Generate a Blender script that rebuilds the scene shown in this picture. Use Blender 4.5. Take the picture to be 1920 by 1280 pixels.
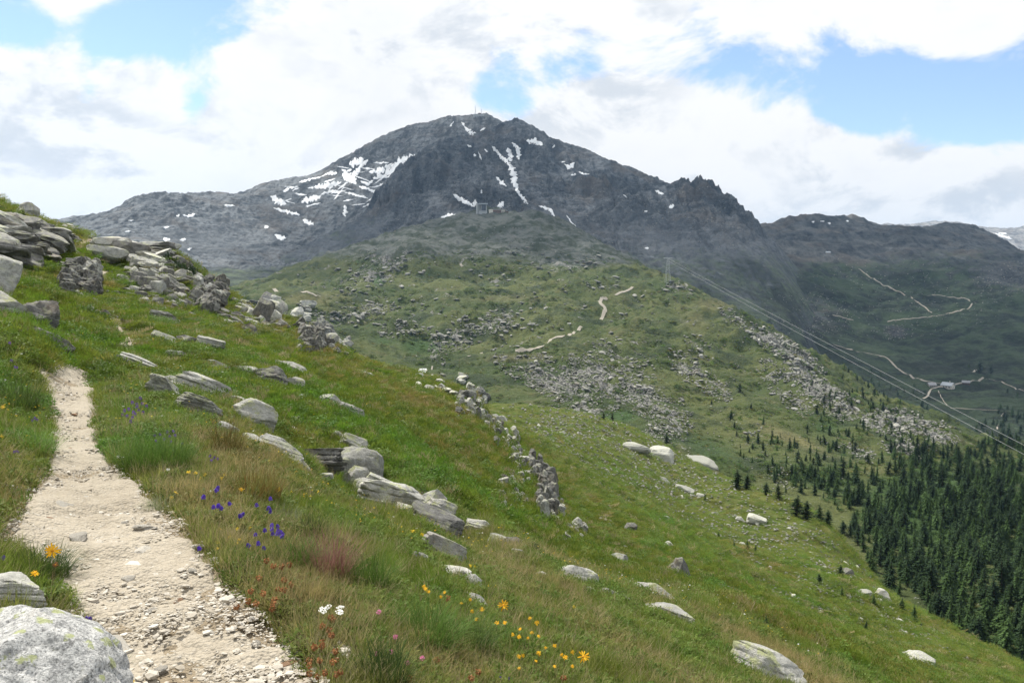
import bpy, bmesh, math, random
import numpy as np
from mathutils import Vector, Matrix, Euler
R = math.radians
for o in list(bpy.data.objects):
    bpy.data.objects.remove(o)
S = bpy.context.scene
COL = S.collection
random.seed(5)
rng = np.random.default_rng(5)

# ------------------------------------------------------------------ camera, sky, sun, exposure
FPX = 1493.0                      # focal length in pixels of the 1920 x 1280 photograph
PITCH = math.atan(100 / FPX)      # camera looks slightly down
cam_d = bpy.data.cameras.new('camera')
cam_d.sensor_width = 36; cam_d.lens = 36 * FPX / 1920
cam_d.clip_start = 0.1; cam_d.clip_end = 60000
cam = bpy.data.objects.new('camera', cam_d); COL.objects.link(cam)
cam.location = (0, 0, 0); cam.rotation_euler = (R(90) - PITCH, 0, 0)
S.camera = cam
S.view_settings.view_transform = 'Standard'; S.view_settings.look = 'None'
S.view_settings.gamma = 1; S.view_settings.use_curve_mapping = False
S.view_settings.exposure = 0.38

SUN_AZ, SUN_EL = R(-38), R(57)    # azimuth from +Y, negative = to the left
sun_vec = Vector((math.sin(SUN_AZ) * math.cos(SUN_EL), math.cos(SUN_AZ) * math.cos(SUN_EL), math.sin(SUN_EL)))
sd = bpy.data.lights.new('sun', 'SUN'); sd.energy = 5.0; sd.angle = R(0.55); sd.color = (1, 0.955, 0.87)
sun = bpy.data.objects.new('sun', sd); COL.objects.link(sun)
sun.rotation_euler = (-sun_vec).to_track_quat('-Z', 'Y').to_euler()

def pxdir(x, y):
    cp, sp = math.cos(PITCH), math.sin(PITCH)
    a = (x - 960) / FPX; b = (640 - y) / FPX
    return a, cp + b * sp, -sp + b * cp

class NT:
    """small helper to build node trees"""
    def __init__(s, tree):
        s.t = tree; s.n = tree.nodes; s.l = tree.links; s.n.clear()
    def node(s, typ, **kw):
        n = s.n.new(typ)
        ins = kw.pop('ins', {})
        for k, v in kw.items(): setattr(n, k, v)
        for k, v in ins.items(): s.set(n.inputs[k], v)
        return n
    def set(s, sock, v):
        if isinstance(v, bpy.types.NodeSocket): s.l.new(v, sock)
        else:
            try: sock.default_value = v
            except Exception:
                sock.default_value = (*v, 1) if hasattr(v, '__len__') else v
    def math(s, op, a, b=0.0, c=None, clamp=False):
        n = s.node('ShaderNodeMath', operation=op, use_clamp=clamp)
        s.set(n.inputs[0], a); s.set(n.inputs[1], b)
        if c is not None: s.set(n.inputs[2], c)
        return n.outputs[0]
    def mix(s, f, a, b, mode='MIX'):
        n = s.node('ShaderNodeMix', data_type='RGBA', blend_type=mode)
        s.set(n.inputs[0], f)
        s.set(n.inputs[6], (*a, 1) if isinstance(a, tuple) and len(a) == 3 else a)
        s.set(n.inputs[7], (*b, 1) if isinstance(b, tuple) and len(b) == 3 else b)
        return n.outputs[2]
    def noise(s, vec, scale, detail=5, rough=0.55, dist=0.0):
        n = s.node('ShaderNodeTexNoise')
        if vec is not None: s.l.new(vec, n.inputs['Vector'])
        n.inputs['Scale'].default_value = scale; n.inputs['Detail'].default_value = detail
        n.inputs['Roughness'].default_value = rough; n.inputs['Distortion'].default_value = dist
        return n.outputs[0]
    def mr(s, v, a, b, c=0.0, d=1.0, smooth=True):
        n = s.node('ShaderNodeMapRange', interpolation_type='SMOOTHSTEP' if smooth else 'LINEAR')
        s.set(n.inputs[0], v); s.set(n.inputs[1], a); s.set(n.inputs[2], b); s.set(n.inputs[3], c); s.set(n.inputs[4], d)
        return n.outputs[0]
    def attr(s, name, typ='GEOMETRY'):
        n = s.node('ShaderNodeAttribute', attribute_name=name, attribute_type=typ)
        return n.outputs['Fac']
    def vm(s, op, a, b=None):
        n = s.node('ShaderNodeVectorMath', operation=op)
        s.set(n.inputs[0], a)
        if b is not None: s.set(n.inputs[1], b)
        return n

# ---- world: Nishita sky with procedural clouds over it
W = bpy.data.worlds.new('World'); S.world = W; W.use_nodes = True
t = NT(W.node_tree)
sky = t.node('ShaderNodeTexSky', sky_type='NISHITA', sun_disc=False, sun_elevation=SUN_EL, sun_rotation=SUN_AZ,
             altitude=2300, air_density=1.0, dust_density=0.6, ozone_density=1.0)
D = t.node('ShaderNodeTexCoord').outputs['Generated']
hole = None
def blob(x, y, rp, w):
    """a gap between the clouds, in one direction of the sky"""
    global hole
    d = Vector(pxdir(x, y)).normalized()
    dist = t.vm('DISTANCE', D, tuple(d)).outputs['Value']
    m = t.mr(dist, rp / FPX, 0.0, 0.0, w)
    hole = m if hole is None else t.math('ADD', hole, m)
for b in [(20, 5, 110, .55), (60, 60, 70, .45), (160, 85, 80, .5), (215, 60, 80, .62), (290, 45, 100, .7), (370, 35, 100, .72), (450, 18, 100, .7), (545, -10, 90, .6),
          (375, 150, 80, .5), (165, 165, 60, .4), (360, 215, 55, .36), (585, 185, 40, .25),
          (900, 170, 60, .4), (945, 185, 85, .5), (1000, 165, 90, .45), (1060, 112, 90, .5), (1130, 100, 85, .45), (1230, 105, 90, .45), (940, 95, 65, .3),
          (1330, 100, 100, .45), (1430, 125, 100, .5), (1530, 140, 100, .52), (1620, 160, 110, .56), (1700, 175, 120, .65), (1800, 190, 120, .7), (1900, 185, 130, .7),
          (1560, 195, 90, .5), (1440, 200, 70, .35), (1320, 35, 70, .3), (1560, 45, 70, .3), (2020, 170, 160, .7), (2150, 150, 160, .5),
          (1640, 215, 70, .4), (1530, 310, 60, .22), (1950, 60, 90, .3), (60, 260, 90, .16), (-120, 20, 160, .5)]:
    blob(*b)
hole = t.math('MINIMUM', hole, 0.75)
Dz = t.node('ShaderNodeMapping', vector_type='POINT', ins={'Vector': D}); Dz.inputs['Scale'].default_value = (1, 1, 1.6)
n1 = t.noise(Dz.outputs[0], 6.0, 12, 0.63, 0.35)
off = t.vm('ADD', Dz.outputs[0], (0.03 * sun_vec.x, 0.0, 0.055)).outputs[0]
n1b = t.noise(off, 6.0, 7, 0.6, 0.35)
nbig = t.noise(D, 2.1, 3, 0.5)
dens = t.math('SUBTRACT', n1, t.math('MULTIPLY', hole, 0.50))
dens = t.math('ADD', dens, t.math('MULTIPLY', t.math('SUBTRACT', nbig, 0.5), 0.13))
mask = t.mr(dens, 0.17, 0.34)
lit = t.math('SUBTRACT', n1, n1b)                     # thicker towards the sun or not
shade = t.mr(lit, -0.14, 0.03, 0.0, 1.0)
n3 = t.noise(Dz.outputs[0], 3.1, 7, 0.55, 0.2)
grey = t.math('MULTIPLY', t.mr(n3, 0.36, 0.58), 0.95)
cl = t.mix(t.math('MULTIPLY', t.math('SUBTRACT', 1.0, shade), grey), (11.2, 11.2, 11.2), (7.8, 8.3, 8.9))
thick = t.mr(dens, 0.45, 0.72)
cl = t.mix(t.math('MULTIPLY', thick, 0.3), cl, (8.6, 9.0, 9.5))
skyc = t.mix(1.0, sky.outputs[0], (2.35, 2.25, 2.15), 'MULTIPLY')
col = t.mix(mask, skyc, cl)
bg = t.node('ShaderNodeBackground', ins={'Color': col, 'Strength': 0.075})
t.l.new(bg.outputs[0], t.node('ShaderNodeOutputWorld').inputs['Surface'])

# ------------------------------------------------------------------ numeric noise
def _h(ix, iy, s):
    n = ix.astype(np.int64) * 374761393 + iy.astype(np.int64) * 668265263 + s * 974711
    n = (n ^ (n >> 13)) * 1274126177
    n &= 0xffffffff
    n = (n ^ (n >> 15)) * 2246822519
    n &= 0xffffffff
    return (n ^ (n >> 16)) / 4294967296.0
def perlin(x, y, s=0):
    ix = np.floor(x); iy = np.floor(y); fx = x - ix; fy = y - iy
    u = fx * fx * fx * (fx * (fx * 6 - 15) + 10); v = fy * fy * fy * (fy * (fy * 6 - 15) + 10)
    def g(dx, dy):
        a = _h(ix + dx, iy + dy, s) * 2 * math.pi
        return np.cos(a) * (fx - dx) + np.sin(a) * (fy - dy)
    a = g(0, 0) + u * (g(1, 0) - g(0, 0)); b = g(0, 1) + u * (g(1, 1) - g(0, 1))
    return (a + v * (b - a)) * 1.5
def fbm(x, y, o=4, s=0, gain=0.5):
    t_ = 0; a = 1.0
    for i in range(o):
        t_ = t_ + a * perlin(x * 2 ** i + 17.3 * i, y * 2 ** i - 9.1 * i, s + i); a *= gain
    return t_
def ridged(x, y, o=4, s=0, gain=0.5):
    t_ = 0; a = 1.0
    for i in range(o):
        t_ = t_ + a * (0.5 - np.abs(perlin(x * 2 ** i + 31.7 * i, y * 2 ** i + 5.3 * i, s + i))) ; a *= gain
    return t_
def perlin3(p, s=0):
    i = np.floor(p); f = p - i; w = f * f * f * (f * (f * 6 - 15) + 10)
    out = 0
    for dx in (0, 1):
        for dy in (0, 1):
            for dz in (0, 1):
                hx = _h(i[:, 0] + dx, i[:, 1] + dy + 57 * (i[:, 2] + dz), s) - .5
                hy = _h(i[:, 0] + dx + 91 * (i[:, 2] + dz), i[:, 1] + dy, s + 1) - .5
                hz = _h(i[:, 0] + dx - 43 * (i[:, 2] + dz), i[:, 1] + dy, s + 2) - .5
                d = hx * (f[:, 0] - dx) + hy * (f[:, 1] - dy) + hz * (f[:, 2] - dz)
                wt = (w[:, 0] if dx else 1 - w[:, 0]) * (w[:, 1] if dy else 1 - w[:, 1]) * (w[:, 2] if dz else 1 - w[:, 2])
                out = out + d * wt
    return out * 2.2
def sstep(a, b, x):
    q = np.clip((x - a) / (b - a), 0, 1); return q * q * (3 - 2 * q)

# ------------------------------------------------------------------ terrain sheets
def to_at(px, py):
    dx, dy, dz = pxdir(np.asarray(px, float), np.asarray(py, float))
    return np.arctan2(dx, dy), dz / np.hypot(dx, dy)
def project(x, y, z):
    """world -> photograph pixel"""
    cp, sp = math.cos(PITCH), math.sin(PITCH)
    dep = np.maximum(y * cp - z * sp, 1e-3); up = y * sp + z * cp
    return 960 + FPX * x / dep, 640 - FPX * up / dep

class TPS:
    def __init__(s, u, v, t_, lam=1e-4):
        s.u, s.v = u, v; n = len(u)
        d2 = (u[:, None] - u) ** 2 + (v[:, None] - v) ** 2
        K = 0.5 * d2 * np.log(d2 + 1e-12) + lam * np.eye(n)
        P = np.stack([np.ones(n), u, v], 1)
        A = np.block([[K, P], [P.T, np.zeros((3, 3))]])
        s.w = np.linalg.solve(A, np.concatenate([t_, np.zeros(3)]))
    def __call__(s, u, v):
        out = s.w[-3] + s.w[-2] * u + s.w[-1] * v
        for i in range(len(s.u)):
            d2 = (u - s.u[i]) ** 2 + (v - s.v[i]) ** 2
            out = out + s.w[i] * 0.5 * d2 * np.log(d2 + 1e-12)
        return out

class Sheet: pass
SHEETS = []
def make_sheet(name, ctrl, r0, r1, nr, az, ku, kv, disp, lam=1e-4):
    c = np.array(ctrl, float)
    a, t_ = to_at(c[:, 0], c[:, 1])
    f = TPS(a * ku, np.log(c[:, 2]) * kv, t_, lam)
    lr = np.linspace(math.log(r0), math.log(r1), nr)
    # the spline is smooth: evaluate coarsely, then interpolate to the fine grid
    ca = np.linspace(az[0], az[-1], 260); cl_ = np.linspace(lr[0], lr[-1], 170)
    T0 = f(*np.meshgrid(ca * ku, cl_ * kv))
    T1 = np.stack([np.interp(az, ca, row) for row in T0])
    T = np.stack([np.interp(lr, cl_, T1[:, j]) for j in range(len(az))], 1)
    A, L = np.meshgrid(az, lr); r = np.exp(L)
    x = r * np.sin(A); y = r * np.cos(A); z = r * T
    sh = Sheet(); sh.name = name; sh.az = az; sh.lr = lr; sh.x = x; sh.y = y; sh.r = r
    px, py = project(x, y, z)
    sh.z = z + disp(x, y, z, r, px, py)
    sh.px, sh.py = project(x, y, sh.z)
    sh.E = sh.z / r
    sh.vis = sh.E >= np.maximum.accumulate(sh.E, 0) - 0.012
    SHEETS.append(sh); return sh
def link_mesh(name, me, mat=None, parent=None):
    o = bpy.data.objects.new(name, me); COL.objects.link(o)
    if mat is not None and not me.materials: me.materials.append(mat)
    if parent is not None: o.parent = parent
    return o
def mesh_np(name, v, f, smooth=True):
    """v (n,3), f (m,k) arrays"""
    me = bpy.data.meshes.new(name); v = np.asarray(v, np.float32); f = np.asarray(f, np.int32)
    me.vertices.add(len(v)); me.vertices.foreach_set('co', v.ravel())
    m, k = f.shape
    me.loops.add(m * k); me.loops.foreach_set('vertex_index', f.ravel())
    me.polygons.add(m); me.polygons.foreach_set('loop_start', np.arange(0, m * k, k, dtype=np.int32))
    me.polygons.foreach_set('use_smooth', np.full(m, smooth)); me.update(calc_edges=True)
    return me
def fattr(me, name, arr):
    a = me.attributes.new(name, 'FLOAT', 'POINT'); a.data.foreach_set('value', np.asarray(arr, np.float32).ravel())
def grid_faces(nr, nc):
    i = np.arange(nr * nc).reshape(nr, nc)
    return np.stack([i[:-1, :-1], i[:-1, 1:], i[1:, 1:], i[1:, :-1]], -1).reshape(-1, 4)
def build_sheet(sh, mat, attrs):
    nr, nc = sh.x.shape
    me = mesh_np(sh.name, np.stack([sh.x, sh.y, sh.z], -1).reshape(-1, 3), grid_faces(nr, nc))
    for k, v in attrs.items(): fattr(me, k, v)
    o = link_mesh(sh.name, me, mat); o['kind'] = 'structure'; sh.obj = o
    return o
def hit(px, py, only=None, skip=()):
    """first terrain point on the ray through a photograph pixel -> (Vector, sheet) or None"""
    a, t_ = to_at(px, py); a = float(a); t_ = float(t_)
    for sh in (only or SHEETS):
        if sh in skip or a < sh.az[0] or a > sh.az[-1]: continue
        j = min(max(int(np.searchsorted(sh.az, a)) - 1, 0), len(sh.az) - 2)
        w = (a - sh.az[j]) / (sh.az[j + 1] - sh.az[j])
        e = sh.E[:, j] * (1 - w) + sh.E[:, j + 1] * w
        k = np.argmax(e >= t_)
        if e[k] < t_ or k == 0: continue
        q = (t_ - e[k - 1]) / max(e[k] - e[k - 1], 1e-9)
        r = math.exp(sh.lr[k - 1] + q * (sh.lr[k] - sh.lr[k - 1]))
        return Vector((r * math.sin(a), r * math.cos(a), r * t_)), sh
    return None
def ground(sh, x, y, arr=None):
    """bilinear height (or other field) of a sheet under world x, y arrays"""
    x = np.asarray(x, float); y = np.asarray(y, float)
    arr = sh.z if arr is None else arr
    a = np.arctan2(x, y); l = np.log(np.maximum(np.hypot(x, y), 1e-3))
    fj = np.clip(np.interp(a, sh.az, np.arange(len(sh.az))), 0, len(sh.az) - 1.001)
    fi = np.clip((l - sh.lr[0]) / (sh.lr[1] - sh.lr[0]), 0, len(sh.lr) - 1.001)
    i = fi.astype(int); j = fj.astype(int); u = fi - i; v = fj - j
    return (arr[i, j] * (1 - u) * (1 - v) + arr[i + 1, j] * u * (1 - v) + arr[i, j + 1] * (1 - u) * v + arr[i + 1, j + 1] * u * v)
def normal_at(sh, x, y, e=None):
    e = e or 0.02 * math.hypot(x, y) + 0.1
    zx = (ground(sh, [x + e], [y]) - ground(sh, [x - e], [y]))[0] / (2 * e)
    zy = (ground(sh, [x], [y + e]) - ground(sh, [x], [y - e]))[0] / (2 * e)
    return Vector((-zx, -zy, 1)).normalized()
def blobs(px, py, lst):
    """sum of soft ellipses (cx, cy, rx, ry, weight, tilt degrees) given where they lie on the ground"""
    out = np.zeros_like(px)
    for b in lst:
        cx, cy, rx, ry, w = b[:5]; an = R(b[5]) if len(b) > 5 else 0
        dx, dy = px - cx, py - cy
        u = (dx * math.cos(an) + dy * math.sin(an)) / rx; v = (-dx * math.sin(an) + dy * math.cos(an)) / ry
        out = np.maximum(out, w * np.exp(-(u * u + v * v) * 1.2))
    return out

# near hillside with the lower meadow: (photo x, photo y, distance)
near_c = []
for d in (1.3, 2.0, 3.0, 4.5, 6.5, 9.0, 12.0):
    for xx in (-2400, -1200, -500, -100, 130, 300, 415, 560, 760, 960, 1250, 1600, 2000, 2800, 4200):
        a = (xx - 960) / FPX; X = a * d; Y = d
        s = (X - 0.45) * 0.877 + Y * 0.48
        if d > 7 and xx > 1250: continue
        z = -1.6
        if s > .5: z -= 0.45 * (s - .5)
        elif s < -.55: z += 0.5 * min(-s - .55, 6) * (1 if s > -6 else .8)
        rr = math.hypot(X, Y)
        # pixel of this point
        qx, qy = project(X, Y, z)
        near_c.append((float(qx), float(qy), rr))
near_c += [(-900, 430, 40), (-900, 250, 75), (-400, 480, 30), (-400, 330, 75), (-150, 560, 20), (-150, 470, 45), (-150, 345, 75),
           (0, 620, 15), (0, 520, 32), (0, 450, 55), (0, 388, 72), (0, 430, 110), (110, 655, 18), (130, 560, 40), (100, 470, 58), (120, 434, 72), (120, 480, 110),
           (235, 635, 26), (230, 560, 44), (230, 510, 58), (230, 468, 68), (230, 530, 105), (320, 640, 26), (320, 560, 48), (330, 486, 64), (330, 560, 100),
           (420, 770, 14.5), (430, 690, 23), (430, 620, 42), (430, 577, 62), (430, 640, 95),
           (560, 860, 12.8), (540, 720, 24), (540, 645, 45), (530, 600, 66), (530, 680, 100),
           (640, 960, 10.5), (680, 820, 18), (670, 740, 34), (655, 672, 72), (655, 730, 110), (740, 960, 12), (760, 850, 20), (740, 760, 37), (730, 699, 78), (730, 755, 120),
           (790, 726, 84), (790, 775, 130), (830, 900, 19), (820, 800, 36), (850, 745, 76), (850, 770, 120),
           (860, 1040, 11), (890, 920, 23), (870, 790, 46), (884, 748, 70), (895, 780, 110), (905, 800, 58), (915, 830, 75), (925, 790, 130), (945, 850, 44), (955, 890, 56), (980, 910, 36), (985, 925, 46),
           (930, 770, 220), (940, 760, 300), (920, 800, 450), (980, 1060, 12.5), (1000, 990, 22),
           (650, 688, 56), (690, 696, 60), (730, 707, 60), (760, 714, 60), (790, 722, 60), (820, 735, 62), (850, 750, 60), (620, 662, 58), (690, 682, 74), (760, 711, 82),
           (1040, 985, 30), (1045, 1000, 38), (1040, 950, 60), (1040, 880, 110), (1040, 800, 220), (1040, 767, 320), (1040, 805, 450),
           (1110, 1085, 12), (1180, 1072, 26), (1180, 1082, 33), (1180, 1010, 55), (1180, 962, 85), (1180, 966, 100), (1180, 925, 130), (1180, 862, 205), (1180, 800, 320), (1180, 840, 450),
           (1250, 1160, 9.8), (1300, 1112, 25), (1300, 1122, 32), (1300, 1075, 50), (1300, 1042, 75), (1300, 1045, 90), (1300, 1000, 125), (1300, 930, 200), (1300, 872, 295), (1300, 930, 450),
           (1400, 1240, 9), (1450, 1172, 26), (1450, 1184, 34), (1450, 1150, 48), (1450, 1128, 65), (1450, 1130, 80), (1450, 1075, 110), (1450, 1005, 165), (1450, 936, 250), (1450, 1010, 400),
           (1560, 1227, 26), (1560, 1238, 35), (1560, 1200, 50), (1560, 1178, 62), (1560, 1180, 75), (1560, 1110, 112), (1560, 1040, 162), (1560, 990, 212), (1560, 1080, 330), (1560, 1180, 450),
           (1640, 1258, 28), (1640, 1270, 36), (1640, 1222, 60), (1640, 1170, 105), (1640, 1100, 168), (1640, 1210, 260), (1640, 1350, 450),
           (1760, 1312, 29), (1760, 1290, 50), (1760, 1270, 62), (1760, 1220, 97), (1760, 1172, 140), (1760, 1290, 220), (1760, 1450, 450),
           (1920, 1380, 30), (1920, 1345, 50), (1920, 1328, 62), (1920, 1290, 90), (1920, 1255, 120), (1920, 1390, 200), (1920, 1560, 450),
           (2300, 1560, 30), (2300, 1500, 60), (2300, 1430, 100), (2300, 1640, 200), (2300, 1800, 450), (3200, 1700, 60), (3200, 1900, 300),
           (-900, 400, 130), (-300, 480, 130), (0, 620, 200), (400, 740, 220), (650, 800, 230), (800, 800, 250), (0, 680, 420), (400, 730, 430), (700, 780, 440), (-900, 700, 450)]
azn = np.concatenate([np.linspace(R(-75), R(-38), 60)[:-1], np.linspace(R(-38), R(38), 720), np.linspace(R(38), R(75), 60)[1:]])
def near_disp(x, y, z, r, px, py):
    h = 0.035 * fbm(x / .5, y / .5, 3, 3) * sstep(1, 3, r)
    h += 0.16 * fbm(x / 3.2, y / 3.2, 4, 11) * sstep(4, 14, r)
    h += 0.55 * fbm(x / 11, y / 11, 3, 21) * sstep(22, 70, r) + 1.3 * fbm(x / 32, y / 32, 4, 31) * sstep(80, 160, r)
    return h
NEAR = make_sheet('hillside', near_c, 1.25, 450, 470, azn, 2.5, 1.0, near_disp, 2e-4)

plat_c = [(-200, 690, 420), (100, 690, 430), (430, 700, 420), (650, 770, 430), (790, 790, 460), (880, 800, 430), (960, 830, 400), (1120, 870, 360), (1340, 980, 320), (1440, 1030, 300), (1560, 1110, 270), (1640, 1230, 230), (1760, 1300, 210), (1920, 1420, 190), (2300, 1600, 190),
          (-200, 610, 800), (100, 610, 800), (430, 622, 620), (560, 640, 600), (650, 690, 560), (720, 698, 600), (790, 708, 625), (850, 712, 620), (880, 745, 560), (960, 765, 520), (1120, 785, 480), (1230, 830, 450), (1340, 885, 430), (1440, 930, 400), (1560, 1000, 350), (1640, 1100, 300), (1760, 1190, 265), (1920, 1275, 235), (2300, 1420, 230),
          (700, 688, 700), (790, 690, 720), (860, 690, 700), (900, 715, 620), (960, 690, 690), (1020, 668, 740), (1080, 660, 760), (1060, 648, 800), (960, 660, 820), (820, 650, 820), (720, 640, 860), (600, 620, 850), (500, 590, 950),
          (1000, 735, 590), (1100, 720, 640), (1150, 705, 680), (1200, 750, 590), (1200, 690, 740), (1200, 640, 850), (1120, 620, 900), (1000, 600, 960), (870, 590, 980), (700, 590, 1000), (560, 565, 1050), (470, 560, 1200),
          (560, 535, 1350), (700, 540, 1200), (700, 490, 1380), (740, 470, 1420), (850, 540, 1180), (850, 505, 1330), (860, 478, 1420), (1000, 550, 1150), (1000, 510, 1330), (1100, 560, 1080), (1130, 520, 1260),
          (1190, 530, 1290), (1200, 580, 1050), (1240, 524, 1330), (1250, 560, 1180), (1300, 640, 880), (1300, 760, 600), (1300, 580, 1100), (1320, 560, 1220), (1400, 600, 1130), (1400, 700, 800), (1400, 840, 500), (1480, 645, 1050), (1500, 760, 690), (1500, 860, 500), (1560, 690, 985),
          (1600, 800, 640), (1600, 900, 460), (1620, 735, 930), (1700, 770, 880), (1700, 850, 580), (1700, 980, 390), (1800, 803, 800), (1800, 900, 490), (1800, 1050, 340), (1920, 850, 730), (1920, 950, 440), (1920, 1100, 300), (2100, 930, 680), (2300, 1020, 650), (2300, 1250, 320),
          (430, 545, 1400), (500, 524, 1550), (560, 500, 1640), (620, 478, 1720), (700, 450, 1780), (800, 425, 1800), (830, 412, 1860), (870, 402, 1880), (900, 399, 1890), (960, 400, 1890), (1030, 408, 1870), (1080, 430, 1830), (1130, 458, 1760), (1180, 488, 1650), (1215, 508, 1520),
          (700, 470, 1560), (850, 450, 1620), (850, 425, 1760), (950, 470, 1530), (950, 430, 1740), (1050, 480, 1480), (1050, 450, 1680), (1120, 500, 1420),
          (250, 560, 1500), (0, 560, 1500), (-200, 560, 1500), (430, 600, 1800), (560, 560, 2000), (700, 500, 2100), (830, 445, 2050), (900, 425, 2100), (960, 425, 2100), (1030, 440, 2100), (1130, 500, 2050), (1215, 560, 2000), (1320, 620, 1800), (1400, 660, 1700), (1480, 720, 1600), (1560, 790, 1500), (1620, 850, 1450), (1700, 900, 1350), (1800, 940, 1250), (1920, 1000, 1150), (2300, 1200, 1100), (2300, 1300, 2000), (1700, 1000, 2000)]
azf = np.linspace(R(-40), R(42), 860)
PLAT_ROCK = [(720, 490, 45, 22, 1, 10), (700, 515, 50, 25, 1), (760, 480, 18, 14, .9), (640, 540, 60, 16, .7), (700, 575, 60, 14, .8), (740, 560, 50, 10, .6), (870, 490, 18, 20, .9), (890, 480, 30, 16, .7),
             (1010, 470, 60, 16, .55), (1060, 500, 70, 20, .75), (1110, 490, 40, 16, .6), (960, 500, 50, 12, .4), (1140, 530, 40, 14, .6), (1270, 540, 30, 14, .9), (1120, 545, 24, 20, .6),
             (660, 590, 60, 16, .6), (760, 620, 60, 20, .6), (850, 640, 40, 22, .9), (900, 610, 60, 20, .75), (940, 600, 40, 24, .7), (820, 660, 20, 40, .8), (580, 600, 80, 20, .6),
             (1000, 690, 90, 40, .75, 20), (1050, 720, 80, 40, 1, 25), (1120, 715, 90, 45, 1.1, 30), (1200, 740, 70, 40, 1, 40), (1260, 790, 50, 50, .9, 50), (1080, 770, 90, 14, 1), (1170, 680, 80, 35, .7, 30), (1290, 690, 50, 25, .9, 40), (1330, 720, 60, 22, .8, 40),
             (1380, 600, 40, 16, .6, 30), (1450, 640, 60, 22, 1, 30), (1500, 680, 60, 30, 1.1, 35), (1530, 730, 70, 30, 1.1, 35), (1450, 700, 40, 25, .8, 35), (1480, 750, 50, 18, .9, 30), (1580, 760, 60, 30, 1.1, 30), (1640, 790, 60, 26, 1, 25), (1700, 790, 70, 25, 1.15, 15), (1760, 810, 50, 25, 1, 15), (1700, 840, 60, 25, .9, 15), (1620, 850, 40, 14, .6, 30), (1590, 840, 60, 8, .8, 22),
             (1240, 800, 30, 40, .8, 40), (1410, 810, 25, 20, .5), (1470, 895, 30, 20, .6, 40), (1350, 900, 40, 20, .6, 30), (1310, 650, 40, 18, .5, 40)]
def plat_disp(x, y, z, r, px, py):
    m = blobs(px, py, PLAT_ROCK)
    h = 11.0 * fbm(x / 110, y / 80, 5, 41, .55) + 2.0 * fbm(x / 16, y / 16, 3, 43) + 3.2 * (ridged(x / 38, y / 26, 4, 48) - .35) * sstep(500, 800, r)
    rk = ridged(x / 42, y / 30, 4, 45)
    h += m * (9 * (rk - .35) + 3.0 * fbm(x / 7, y / 7, 3, 47))
    k = sstep(600, 900, r)
    # small benches
    h += 4.5 * k * np.abs(fbm(x / 34 + 3, (y + z * 3) / 24, 3, 49))
    return h * sstep(180, 420, r) * np.clip(r / 900, .35, 1.0)
azp = np.linspace(R(-40), R(42), 780)
PLAT = make_sheet('alpine_plateau', plat_c, 185, 2150, 430, azp, 3.0, 2.6, plat_disp)

def crest(lst, rows):
    """profile under a ridge: for each crest point add points lower and nearer / behind"""
    out = []
    for (x, y, r) in lst:
        out.append((x, y, r))
        for (dy, k) in rows: out.append((x, y + dy, r * k))
    return out
mtn_c = crest([(360, 530, 1850), (430, 512, 1950), (500, 492, 2120), (560, 470, 2280), (610, 452, 2400), (650, 432, 2480), (690, 398, 2600), (715, 362, 2680), (740, 333, 2740), (765, 310, 2800), (790, 288, 2850), (830, 262, 2920), (860, 252, 2960), (890, 258, 3000), (925, 250, 3040), (945, 240, 3060),
               (965, 228, 3090), (1000, 245, 3080), (1040, 270, 3050), (1080, 287, 3010), (1125, 297, 2960), (1170, 314, 2900), (1200, 330, 2860), (1250, 345, 2800), (1280, 352, 2760), (1300, 346, 2740), (1322, 352, 2730), (1340, 374, 2700), (1370, 390, 2670), (1400, 412, 2640), (1425, 432, 2600), (1450, 455, 2560), (1500, 520, 2480)],
              [(90, 1.25)])
mtn_c += [(360, 560, 1500), (430, 560, 1500), (560, 545, 1500), (700, 520, 1500), (900, 490, 1500), (1100, 540, 1450), (1250, 590, 1300), (1350, 640, 1250), (1450, 700, 1200), (1550, 760, 1150), (1650, 800, 1300),
          (560, 500, 1900), (640, 470, 2050), (700, 440, 2200), (780, 420, 2250), (850, 395, 2250), (900, 392, 2200), (960, 395, 2200), (1020, 400, 2200), (1100, 440, 2100), (1200, 480, 1950), (1300, 520, 1800), (1400, 545, 1750), (1500, 600, 1700),
          (780, 350, 2550), (850, 345, 2480), (850, 300, 2760), (900, 340, 2500), (900, 300, 2780), (940, 370, 2350), (960, 330, 2560), (960, 285, 2830), (1020, 370, 2400), (1020, 310, 2760), (1090, 390, 2350), (1100, 345, 2560), (1100, 320, 2800), (1170, 400, 2300), (1180, 360, 2600), (1250, 420, 2250), (1250, 380, 2560), (1310, 420, 2350), (1300, 380, 2600), (1380, 460, 2200), (1400, 440, 2450), (1450, 500, 2150),
          (1550, 610, 2300), (1550, 720, 1800), (1640, 680, 2500), (1640, 860, 1500), (1700, 760, 2600), (1700, 900, 1700), (1800, 900, 2600), (1550, 860, 1300)]
MTN_CLIFF = [(1120, 350, 90, 25, 1), (1180, 390, 70, 25, .8), (920, 375, 80, 18, 1), (800, 320, 80, 50, .8), (860, 300, 80, 40, .8), (740, 380, 60, 40, .7), (1310, 375, 45, 45, 1.3), (1360, 400, 40, 25, 1), (950, 290, 60, 40, .7), (1020, 300, 60, 40, .5), (1150, 410, 60, 20, .7), (1400, 430, 40, 20, 1)]
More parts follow.
